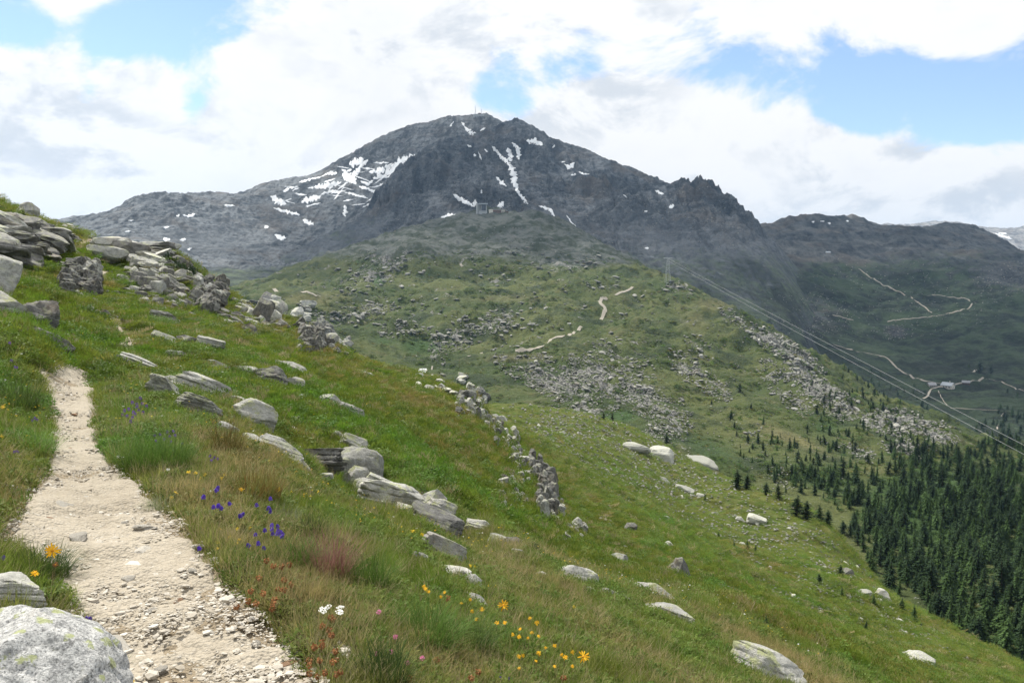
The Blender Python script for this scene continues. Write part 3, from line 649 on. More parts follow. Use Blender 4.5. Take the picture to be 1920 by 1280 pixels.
# ------------------------------------------------------------------ haze
def haze():
    m, t = new_mat('haze_air')
    v = t.node('ShaderNodeVolumePrincipled'); v.inputs['Color'].default_value = (.40, .65, 1, 1)
    v.inputs['Density'].default_value = HAZE; v.inputs['Anisotropy'].default_value = .2
    t.l.new(v.outputs[0], t.node('ShaderNodeOutputMaterial').inputs['Volume'])
    bm = bmesh.new(); bmesh.ops.create_cube(bm, size=1)
    me = bpy.data.meshes.new('haze')
    for q in bm.verts: q.co = (q.co.x * 32000, q.co.y * 32000, -841.5 + (q.co.z + .5) * (841.5 + 900))
    bm.to_mesh(me); bm.free()
    o = link_mesh('haze', me, m); o['kind'] = 'stuff'
HAZE = 4.0e-5
haze()
# ------------------------------------------------------------------ object helpers
def tag(o, label=None, cat=None, group=None, kind=None):
    if label: o['label'] = label
    if cat: o['category'] = cat
    if group: o['group'] = group
    if kind: o['kind'] = kind
    return o
def empty(name, loc, rot=(0, 0, 0), sc=1.0):
    o = bpy.data.objects.new(name, None); COL.objects.link(o); o.empty_display_size = .2
    o.location = loc; o.rotation_euler = rot; o.scale = (sc,) * 3 if not hasattr(sc, '__len__') else sc
    return o
def child(name, me, parent, mat=None):
    return link_mesh(name, me, mat, parent)
class MB:
    """collects boxes, bars and tubes into one mesh"""
    def __init__(s): s.v = []; s.f = []
    def add(s, v, f):
        n = len(s.v); s.v += [tuple(q) for q in v]; s.f += [tuple(i + n for i in q) for q in f]; return s
    def box(s, x0, x1, y0, y1, z0, z1):
        return s.add([(x0, y0, z0), (x1, y0, z0), (x1, y1, z0), (x0, y1, z0), (x0, y0, z1), (x1, y0, z1), (x1, y1, z1), (x0, y1, z1)],
                     [(0, 3, 2, 1), (4, 5, 6, 7), (0, 1, 5, 4), (1, 2, 6, 5), (2, 3, 7, 6), (3, 0, 4, 7)])
    def bar(s, a, b, r0, r1=None, n=6):
        a = Vector(a); b = Vector(b); r1 = r0 if r1 is None else r1
        d = (b - a).normalized(); u = d.orthogonal().normalized(); w = d.cross(u)
        v = [a + (u * math.cos(2 * math.pi * i / n) + w * math.sin(2 * math.pi * i / n)) * r0 for i in range(n)]
        v += [b + (u * math.cos(2 * math.pi * i / n) + w * math.sin(2 * math.pi * i / n)) * r1 for i in range(n)]
        f = [(i, (i + 1) % n, n + (i + 1) % n, n + i) for i in range(n)] + [tuple(range(n - 1, -1, -1)), tuple(range(n, 2 * n))]
        return s.add(v, f)
    def mesh(s, name, smooth=False):
        me = bpy.data.meshes.new(name); me.from_pydata(s.v, [], s.f)
        if smooth: me.polygons.foreach_set('use_smooth', [True] * len(me.polygons))
        me.update(); return me

M = dict(granite=mat_granite(), 
    rock=mat_rock('schist', (.27, .27, .25), (.50, .495, .455), (.08, .08, .074), .55, 1, .25, .25), pale=mat_rock('lichen_schist', (.37, .365, .33), (.57, .56, .51), (.15, .145, .13), .95, 1, .15, .18), dark=mat_rock('dark_schist', (.105, .105, .10), (.235, .23, .215), (.03, .03, .028), .3),  # dark variant: shade of backlit rock faces is put into its colour
    boulder=mat_rock('lichen_granite', (.40, .40, .385), (.70, .695, .66), (.16, .16, .155), .6, 2.2, .05, .12),
    stone=mat_rock('path_stone', (.40, .37, .32), (.56, .53, .47), (.24, .21, .17), .03, 12.0, .5), brown=mat_rock('brown_stone', (.22, .13, .08), (.34, .22, .14), (.1, .07, .05), 0, 12.0),
    field=mat_rock('field_stone', (.16, .16, .15), (.33, .325, .305), (.05, .05, .047), .3, .5),
    path=mat_path())

# ------------------------------------------------------------------ path and roads
def path_piece(name, L, Rr, nu=26, step=7, lift=.02, sheet=NEAR):
    Lw = []; Rw = []
    for (a, b) in zip(L, Rr):
        ha = hit(*a, only=[sheet]); hb = hit(*b, only=[sheet])
        if ha and hb: Lw.append(ha[0]); Rw.append(hb[0])
    if len(Lw) < 2: return None
    Lw = np.array(Lw); Rw = np.array(Rw); k = np.arange(len(Lw)); tt = np.linspace(0, len(Lw) - 1, (len(Lw) - 1) * step + 1)
    Lf = np.stack([np.interp(tt, k, Lw[:, i]) for i in range(3)], 1); Rf = np.stack([np.interp(tt, k, Rw[:, i]) for i in range(3)], 1)
    ker = np.ones(7) / 7
    for Q in (Lf, Rf):
        for i in range(2):
            p = np.pad(Q[:, i], 3, mode='edge'); Q[:, i] = np.convolve(p, ker, 'valid')
    u = np.linspace(-.06, 1.06, nu)[None, :, None]
    P = Lf[:, None, :] * (1 - u) + Rf[:, None, :] * u
    x = P[..., 0]; y = P[..., 1]; w = np.linalg.norm(Rf - Lf, axis=1)[:, None]
    e = np.minimum(u[..., 0] + .06, 1.06 - u[..., 0]) * w
    z = ground(sheet, x, y) + lift + .025 * fbm(x / .25, y / .25, 3, 5) + .03 * fbm(x / .9, y / .9, 2, 6) - .10 * (1 - sstep(0, .16, e))
    me = mesh_np(name, np.stack([x, y, z], -1).reshape(-1, 3), grid_faces(*x.shape)[:, ::-1])
    o = link_mesh(name, me, M['path']); o['kind'] = 'structure'
    return o
path_piece('path', path_L, path_R, 60, 22)
path_piece('path', [(221, 650), (223, 643), (227, 637), (230, 632)], [(251, 650), (248, 643), (245, 637), (243, 632)], 14, 8, .035)
path_piece('path', [(226, 626), (218, 618), (209, 608), (202, 599)], [(236, 623), (227, 615), (218, 605), (211, 597)], 14, 8, .05)
path_piece('path', [(84, 492), (86, 482), (92, 472), (96, 464)], [(103, 490), (104, 480), (108, 470), (116, 462)], 14, 6, .08)
path_piece('path', [(168, 522), (185, 515), (202, 508)], [(172, 526), (190, 519), (206, 511)], 10, 6, .08)

gravel_road = mat_simple('road_gravel', (.29, .265, .22), .95, .2, .4)
ROADS = []
def road(pts, width, sheet, lift=.5, name='road'):
    width = width * (.52 if sheet is VAL else .95); W_ = []; ROADS.extend(pts if sheet is PLAT else [])
    for a, b in zip(pts[:-1], pts[1:]):
        n = max(2, int(math.dist(a, b) / 4))
        for i in range(n):
            h = hit(a[0] + (b[0] - a[0]) * i / n, a[1] + (b[1] - a[1]) * i / n, only=[sheet])
            if h: W_.append(h[0])
    W_ = np.array([w[:] for w in W_])
    if len(W_) < 3: return
    ker = np.array([1, 2, 3, 2, 1]) / 9
    for i in range(2): W_[:, i] = np.convolve(np.pad(W_[:, i], 2, mode='edge'), ker, 'valid')
    d = np.gradient(W_[:, :2], axis=0); d /= np.linalg.norm(d, axis=1)[:, None] + 1e-9
    nrm = np.stack([-d[:, 1], d[:, 0]], 1)
    wv = width * (1 + .3 * perlin(np.arange(len(W_)) * .35, np.zeros(len(W_)) + .5, 77))
    off = np.linspace(-.5, .5, 5)
    x = W_[:, 0][:, None] + nrm[:, 0][:, None] * off * wv[:, None]; y = W_[:, 1][:, None] + nrm[:, 1][:, None] * off * wv[:, None]
    zz = ground(sheet, x, y); z = zz + lift
    me = mesh_np(name, np.stack([x, y, z], -1).reshape(-1, 3), grid_faces(*x.shape))
    o = link_mesh(name, me, gravel_road); o['kind'] = 'structure'
road([(1190, 529), (1188, 535), (1184, 542), (1172, 546), (1160, 550), (1148, 557)], 4, PLAT)
road([(1140, 558), (1128, 560), (1120, 564), (1122, 569), (1132, 573), (1137, 579), (1134, 588), (1126, 596), (1116, 605)], 4.2, PLAT)
road([(1092, 612), (1082, 617), (1074, 626), (1062, 630), (1040, 633), (1028, 638), (1026, 645), (1012, 652), (990, 656), (960, 659)], 3.6, PLAT)
road([(905, 661), (890, 664), (880, 667), (872, 673)], 3.2, PLAT)
road([(812, 686), (806, 690), (801, 696), (799, 704)], 1.4, PLAT); road([(808, 688), (803, 691), (797, 697), (795, 703)], 1.2, PLAT)
road([(500, 534), (506, 539), (518, 543), (535, 547)], 5, PLAT); road([(553, 544), (566, 547), (585, 551), (606, 556)], 5, PLAT)
road([(862, 490), (868, 498), (866, 506)], 4, PLAT)
road([(690, 698), (720, 699), (750, 703), (775, 706)], 5, PLAT)
road([(1560, 645), (1590, 655), (1640, 665), (1664, 671), (1672, 680), (1684, 692), (1706, 705), (1730, 714), (1760, 719), (1784, 722), (1800, 719), (1830, 714), (1846, 709), (1838, 704)], 7, VAL, .8)
road([(1770, 724), (1748, 728), (1741, 734), (1743, 741), (1736, 746), (1724, 749)], 6, VAL, .8)
road([(1846, 710), (1870, 714), (1895, 724), (1925, 736)], 5, VAL, .8); road([(1822, 699), (1836, 688)], 6, VAL, .8)
road([(1630, 618), (1640, 613)], 6, VAL, .8); road([(1662, 603), (1700, 598), (1740, 595), (1780, 588), (1808, 581), (1824, 573), (1825, 566), (1816, 560), (1790, 558), (1760, 554), (1720, 553)], 6.5, VAL, .8)
road([(1608, 503), (1620, 511), (1634, 522), (1655, 533), (1680, 545), (1705, 556), (1728, 572), (1742, 582), (1752, 592)], 7, VAL, .8)
road([(1870, 808), (1869, 798), (1874, 790)], 3.2, VAL, .8); road([(1876, 782), (1882, 774), (1890, 769)], 3.2, VAL, .8)
road([(1560, 590), (1590, 598), (1606, 603)], 4, VAL, .8)
road([(1780, 765), (1830, 768), (1880, 770)], 2.2, VAL, .8); road([(1758, 727), (1762, 742), (1772, 756), (1780, 765)], 2.2, VAL, .8)

# ------------------------------------------------------------------ snow patches
snow_m, t = new_mat('old_snow')
Pn = t.node('ShaderNodeNewGeometry').outputs['Position']; nn = t.noise(Pn, .05, 5, .6)
finish(t, t.mix(nn, (.62, .65, .68), (.80, .82, .84)), .6, bump(t, nn, 1.0, .4), .3)
def snow(stroke, sheet, label, lift=2.0, group=None):
    st = np.array(stroke, float); k = np.arange(len(st)); tt = np.linspace(0, len(st) - 1, max(10, int(sum(math.dist(a[:2], b[:2]) for a, b in zip(stroke[:-1], stroke[1:])) / 1.6)))
    P = np.stack([np.interp(tt, k, st[:, i]) for i in range(3)], 1)
    d = np.gradient(P[:, :2], axis=0); d /= np.linalg.norm(d, axis=1)[:, None] + 1e-9
    n = np.stack([-d[:, 1], d[:, 0]], 1); nu = 7
    seed = int(st[0, 0] * 7 + st[0, 1])
    ends = np.minimum(1, np.minimum(tt, len(st) - 1 - tt) * 3 + .12) ** .6
    V = np.zeros((len(tt), nu, 3)); ok = True
    for i in range(len(tt)):
        for j in range(nu):
            u = (j / (nu - 1) - .5) * 2
            w = P[i, 2] * (1.35 if sheet is BACK else 1.1) * ends[i] * (.7 + .9 * abs(float(perlin(np.array([P[i, 0] * .23 + 9 * (u > 0)]), np.array([P[i, 1] * .23]), seed)[0])) + .9 * float(perlin(np.array([P[i, 0] * .26]), np.array([P[i, 1] * .26 + 7 * (u > 0)]), seed + 2)[0]) + .3 * float(perlin(np.array([P[i, 0] * .6]), np.array([P[i, 1] * .9 + 5 * (u > 0)]), seed + 1)[0])); w = max(w, .25)
            h = hit(P[i, 0] + n[i, 0] * u * w, P[i, 1] + n[i, 1] * u * w, only=[sheet])
            if h is None: h = hit(P[i, 0], P[i, 1] + 1.5, only=[sheet])
            if h is None: return
            edge = 1 - abs(u) ** 3
            q = h[0]; q = q * (1 - (lift * (.25 + edge)) / q.length)
            V[i, j] = q; V[i, j, 2] += .4 * lift * edge
    me = mesh_np('snow_patch', V.reshape(-1, 3), grid_faces(len(tt), nu))
    tag(link_mesh('snow_patch', me, snow_m), label, 'snow patch', group or 'old snow patches on the mountains')
SN = [
 (MTN, [(923, 275, 2.5), (938, 292, 2.5), (953, 305, 3), (962, 322, 5), (964, 340, 4.5), (972, 362, 2.5), (990, 383, 3)], 'long narrow snow gully running down the middle of the dark face'),
 (MTN, [(960, 267, 1.2), (972, 280, 4.5), (973, 300, 2.5)], 'short snow streak beside the top of the long gully'),
 (MTN, [(952, 277, 2.5), (956, 292, 5.5), (958, 303, 2.5)], 'snow tongue between the two gully streaks'),
 (MTN, [(987, 264, 2.5), (1003, 264, 5), (1018, 272, 2.5)], 'broad snow patch high on the right shoulder below the summit'),
 (MTN, [(930, 332, 1.8), (938, 340, 3.5), (950, 350, 1)], 'slanting snow streak left of the long gully'),
 (MTN, [(1058, 308, 1.5), (1068, 314, 4.5), (1077, 305, 1.5)], 'v shaped snow patch on the right half of the dark face'),
 (MTN, [(1085, 322, 1.2), (1095, 327, 1.5), (1105, 327, 1.2)], 'thin hooked snow streak above the dark cliff band'),
 (MTN, [(1070, 329, 1.6), (1080, 327, 2.6)], 'small snow spot left of the hooked streak'),
 (MTN, [(850, 365, 2.5), (868, 376, 3.5), (890, 388, 2)], 'slanting snow ramp left of the lift station'),
 (MTN, [(886, 381, 3.5), (895, 382, 5.5)], 'snow bank right behind the lift station'),
 (MTN, [(932, 387, 2.6), (940, 384, 5), (945, 379, 1.8)], 'pointed snow bank behind the mountain restaurant'),
 (MTN, [(995, 394, 1.8), (1006, 401, 2.6)], 'snow spot at the foot of the long gully'),
 (MTN, [(1010, 386, 1.2), (1030, 392, 2.4), (1040, 406, 1.8)], 'curved snow streak right of the gully foot'),
 (MTN, [(1228, 357, 1.6), (1238, 362, 2.8), (1245, 364, 1.6)], 'oval snow patch on the right ridge left of the rock tower'),
 (MTN, [(1254, 389, 2), (1264, 386, 3.5)], 'round snow patch in scree below the rock tower'),
 (MTN, [(1208, 397, 1.4), (1214, 396, 1.6)], 'tiny snow spot in the middle of the right scree'),
 (MTN, [(1208, 466, 1.2), (1217, 465, 1.6)], 'lowest tiny snow spot in the right scree'),
 (MTN, [(1168, 365, 1), (1176, 371, 1.2)], 'short thin snow dash below the dark cliff band'),
 (MTN, [(897, 285, 1), (903, 300, 1.4)], 'thin upright snow dash below the summit hollow'),
 (MTN, [(876, 272, 1.2), (884, 276, 1.5)], 'small snow dash on the upper left of the dark face'),
 (MTN, [(888, 290, 1.4), (893, 292, 2)], 'small snow fleck above the upright dash'),
 (MTN, [(902, 363, 2.0), (903, 356, 1)], 'snow nick on the cliff above the lift station'),
 (MTN, [(1062, 404, 1), (1072, 418, 1.2), (1080, 425, 1)], 'pale debris strip with snow below the curved streak'),
 (MTN, [(908, 280, 1.5), (915, 285, 2)], 'small snow cluster left of the gully top'),
 (MTN, [(1036, 278, 1), (1040, 272, 1.6)], 'snow fleck right of the broad shoulder patch'),
 (MTN, [(1052, 305, 1), (1060, 303, 1)], 'faint snow fleck left of the v shaped patch'),
 (BACK, [(865, 229, 1.6), (873, 240, 2), (885, 250, 3), (893, 251, 1.5)], 'curving snow gully left below the summit station'),
 (BACK, [(918, 251, 3), (932, 245, 4.5), (943, 237, 3)], 'bright snow saddle right below the summit'),
 (BACK, [(900, 246, 1), (910, 240, 1.3)], 'small snow dash in the summit hollow'),
 (BACK, [(843, 238, 1), (851, 228, 1.2)], 'thin snow dash on the upper left ridge'),
 (BACK, [(745, 303, 4.5), (760, 300, 8), (780, 293, 6.5)], 'large bright snow patch against the dark left ridge'),
 (BACK, [(722, 311, 4.5), (735, 319, 10), (750, 306, 4.5)], 'largest snowfield in the middle of the snowy shoulder'),
 (BACK, [(692, 323, 2.5), (708, 321, 4.5), (722, 318, 3.5)], 'flat snowfield left of the largest one'),
 (BACK, [(620, 303, 1.5), (645, 297, 2.2), (668, 291, 3.5), (690, 284, 2)], 'long snow strip along the skyline of the snowy shoulder'),
 (BACK, [(655, 309, 4.5), (672, 304, 7), (681, 297, 3.5)], 'wide snow patch below the skyline strip'),
 (BACK, [(642, 326, 4.5), (655, 333, 7), (668, 345, 2.5)], 'lower left snowfield of the snowy shoulder'),
 (BACK, [(673, 350, 1.6), (695, 356, 2.4), (716, 368, 1.6)], 'narrow slanting snow strip below the largest snowfield'),
 (BACK, [(692, 374, 1.6), (708, 380, 2.2)], 'short snow strip low on the snowy shoulder'),
 (BACK, [(676, 340, 1.5), (690, 345, 2), (700, 338, 1.5)], 'small snow crook between the snowfields'),
 (BACK, [(583, 352, 2.4), (605, 350, 3.4), (640, 342, 3)], 'long level snow strip on the left flank'),
 (BACK, [(613, 325, 2.4), (632, 325, 3.6)], 'snow patch above the long level strip'),
 (BACK, [(507, 368, 1.6), (520, 376, 4.5), (537, 383, 3)], 'drop shaped snow patch on the left saddle'),
 (BACK, [(565, 380, 2.4), (580, 374, 4.5), (602, 368, 2.4)], 'wedge shaped snow patch right of the saddle'),
 (BACK, [(513, 390, 1.5), (535, 397, 2.4), (562, 403, 2.4)], 'long thin snow strip below the saddle'),
 (BACK, [(568, 412, 2.4), (580, 418, 3.5), (588, 422, 1.6)], 'snow tongue ending above the scree fan'),
 (BACK, [(515, 440, 1.6), (525, 446, 3.5), (536, 447, 1.6)], 'lowest snow patch beside the dark scree ridge'),
 (BACK, [(497, 423, 2), (502, 428, 2.4)], 'small snow blot left of the snow tongue'),
 (BACK, [(343, 403, 1.6), (353, 407, 2.6), (366, 401, 1.6)], 'winged snow patch on the rounded left hill'),
 (BACK, [(331, 406, 2), (337, 403, 1.8)], 'small snow blot beside the winged patch'),
 (BACK, [(306, 449, 3), (319, 449, 2.4)], 'snow patch low on the left hill above the scree'),
 (BACK, [(337, 450, 1.8), (349, 449, 1.8)], 'flat snow spot right of the low hill patch'),
 (BACK, [(351, 468, 1.2), (360, 466, 1.4)], 'lowest snow spot on the left hill'),
 (BACK, [(234, 435, 1.2), (245, 434, 1.4)], 'thin snow dash on the far left flank'),
 (BACK, [(420, 385, 1.5), (440, 386, 2)], 'snow dashes along the top of the left hill'),
 (BACK, [(240, 414, 1), (250, 413, 1)], 'faint snow dash near the far left skyline'),
 (BACK, [(306, 427, 1), (318, 426, 1.2)], 'thin snow line in the middle of the left hill'),
 (BACK, [(690, 300, 2), (678, 312, 3), (668, 322, 4), (660, 332, 2)], 'snow band joining the skyline strip to the lower snowfield'),
 (BACK, [(700, 336, 1.5), (716, 330, 3), (730, 334, 1.5)], 'snow ledge under the largest snowfield'),
 (BACK, [(600, 366, 1), (616, 360, 2), (634, 357, 1)], 'thin snow ledge right of the wedge shaped patch'),
 (BACK, [(645, 360, 1), (668, 366, 1.6), (690, 372, 1)], 'thin snow ledge above the short low strip'),
 (BACK, [(560, 342, 1), (580, 337, 1.6), (604, 331, 1)], 'thin snow line high on the left flank'),
 (BACK, [(530, 358, 1), (545, 352, 1.5), (560, 350, 1)], 'faint snow line on the left flank near the skyline'),
 (BACK, [(640, 318, 1.2), (650, 322, 2), (660, 318, 1)], 'small snow pocket between the upper snowfields'),
 (BACK, [(700, 352, 1), (712, 348, 1.6), (722, 342, 1)], 'snow streak rising to the right below the largest snowfield'),
 (BACK, [(646, 385, 1.4), (648, 398, 3.4), (646, 406, 1.6)], 'upright snow streak in the ravine beside the dark ridge'),
 (PLAT, [(523, 505, 1.2), (535, 500, 2.2), (546, 494, 1.4)], 'snow strip lying on the left edge of the green plateau'),
 (MTN, [(826, 408, 1.6), (842, 405, 4), (862, 403, 2.4)], 'snowfield on the shelf left below the lift station'),
 (VAL, [(1522, 416, 1.4), (1527, 415, 1.2)], 'first snow spot on the dark far ridge'),
 (VAL, [(1538, 415, 1.1), (1546, 415, 1.1)], 'snow dash right of the first spot on the far ridge'),
 (VAL, [(1552, 418, 1.2), (1558, 419, 1.3)], 'slanting snow spot on the far ridge top'),
 (VAL, [(1586, 414, 1.1), (1592, 415, 1.1)], 'snow spot at the right end of the far ridge top'),
 (FAR, [(1866, 438, 1.2), (1880, 443, 2), (1898, 448, 1.2)], 'slanting snow streak on the distant pale mountain'),
 (FAR, [(1872, 436, 1), (1888, 438, 1.6)], 'upper snow streak on the distant pale mountain'),
]
g0 = np.random.default_rng(31)
for i in range(46):
    x_, y_ = g0.uniform(530, 770), 0
    y_ = g0.uniform(300 + max(0, 690 - x_) * .32, 385); L_ = g0.uniform(4, 16); a_ = g0.normal(-.35, .35)
    if x_ > 700 and y_ > 345 - (x_ - 700) * .5: continue
    w_ = g0.uniform(.5, 1.5)
    SN.append((BACK, [(x_ - L_ * math.cos(a_), y_ - L_ * math.sin(a_), w_ * .6), (x_, y_, w_), (x_ + L_ * math.cos(a_), y_ + L_ * math.sin(a_), w_ * .5)], 'thin snow streak among the ledges of the snowy shoulder', 'thin snow streaks of the snowy shoulder'))
for s_ in SN: snow(s_[1], s_[0], s_[2], 5.0 if s_[0] is FAR else 2.2, s_[3] if len(s_) > 3 else None)

# ------------------------------------------------------------------ rocks
def rock_verts(seed, sub=3, planes=11, strata=.0, rough=.05, flat=1.0, boxy=.8):
    g = np.random.default_rng(seed); v, f = ICO[sub]; v = v / (np.abs(v).max(1) ** boxy)[:, None]
    for k in range(planes + 10):
        n = g.normal(size=3); n[2] *= 1.3; n /= np.linalg.norm(n); d = g.uniform(.55, .95) if k < planes else g.uniform(.74, .95)
        q_ = np.maximum(v @ n - d * (1 if k < planes else np.abs(v @ n).max()), 0); v -= q_[:, None] * n * .97
    v /= np.abs(v).max(0)
    strata = strata * .5
    if strata:
        k = 3.2 / flat
        q = v[:, 2] * k + .6 * v[:, 0] * g.uniform(-.5, .5) + g.uniform(0, 9); fl = np.floor(q)
        offs = _h(fl.astype(int), fl.astype(int) * 0 + seed, 7) - .5; offy = _h(fl.astype(int), fl.astype(int) * 0 + seed, 8) - .5
        ledge = np.minimum((q - fl), 1 - (q - fl)); notch = 1 - .30 * strata * np.exp(-(ledge / .10) ** 2)
        v[:, 0] *= notch * (1 + strata * .45 * offs); v[:, 1] *= notch * (1 + strata * .45 * offy)
    n3 = perlin3(v * 2.0 + seed * 1.7, seed) * .34 + (np.abs(perlin3(v * 4.5 + seed, seed + 3)) - .25) * .5
    if sub >= 4: n3 = n3 + (np.abs(perlin3(v * 11 + seed, seed + 5)) - .2) * .26
    if sub >= 6: n3 = n3 + (np.abs(perlin3(v * 24 + seed, seed + 8)) - .2) * .16 - .22 * np.exp(-(perlin3(v * 1.6 + 4, seed + 9) / .035) ** 2)
    if sub >= 5: n3 = n3 + perlin3(v * 30 + seed, seed + 6) * .05
    v = v * (1 + rough * 2.2 * n3)[:, None]
    v = (v - (v.max(0) + v.min(0)) / 2) / (v.max(0) - v.min(0))
    return v, f
def rock_mesh(name, seed, dims=(1, 1, 1), sub=3, **kw):
    v, f = rock_verts(seed, sub, **kw)
    me = mesh_np(name, v * np.array(dims), f, sub >= 5)
    if sub < 5: return me
    try: me.set_sharp_from_angle(angle=R(32))
    except Exception: pass
    return me
ROCKS = []
def put_rock(x0, y0, x1, y1, label, mat='rock', ang=12, seed=None, sub=None, depth=.85, strata=.6, planes=8, rough=.045, lean=12, boxy=.8, group='large rocks on the near slope', cat='rock', name='rock', hk=1.35, up=.2, sheet=None, ret=False, rz=None):
    cx, cy = (x0 + x1) / 2, (y0 + y1) / 2
    h = None
    for dy in (0, .15, .3, .5, .8, 1.2):
        h = hit(cx, cy + (y1 - y0) * dy, only=[sheet] if sheet else [NEAR, PLAT])
        if h: break
    if h is None: print('rock off terrain', label); return
    P = h[0]; r = P.length
    if x0 > 1000: up = .06; mat = 'rock' if mat == 'pale' and (x0 * 7) % 3 != 0 else mat
    big = 1.12 if (y0 > 680 and x0 > 200 and x1 < 1000) else 1.0
    Wp, Hp = (x1 - x0) * r / FPX * big, (y1 - y0) * r / FPX * big
    W_ = Wp * (1.06 if ang else 1.0); H_ = max(Hp * (1 - min(abs(ang), 40) / 90), Wp * .22) if ang else Hp
    Dp = depth * max(W_, H_) if depth * W_ > .3 * H_ else .6 * H_
    seed = seed or int(x0 * 3 + y0 * 7 + x1) % 9973 + 1
    sub = sub or (5 if (x1 - x0) > 66 else 4 if (x1 - x0) > 44 else 3)
    me = rock_mesh(name, seed, (W_, Dp, H_ * hk), sub, strata=strata, planes=planes, rough=rough, boxy=boxy)
    o = link_mesh(name, me, M[mat])
    az = math.atan2(P.x, P.y)
    o.location = P + Vector((0, 0, up * H_)) - Vector((P.x, P.y, 0)).normalized() * (.05 * Dp)
    o.rotation_euler = Euler((R(lean), 0, 0)).to_matrix().to_euler()
    ROCKS.append((o.location.x, o.location.y, .42 * W_))
    m = Matrix.Rotation(-az + (rz or 0), 3, 'Z') @ Matrix.Rotation(R(ang), 3, 'Y') @ Matrix.Rotation(R(-lean), 3, 'X')
    o.rotation_euler = m.to_euler()
    return tag(o, label, cat, group)
ROCKS = []
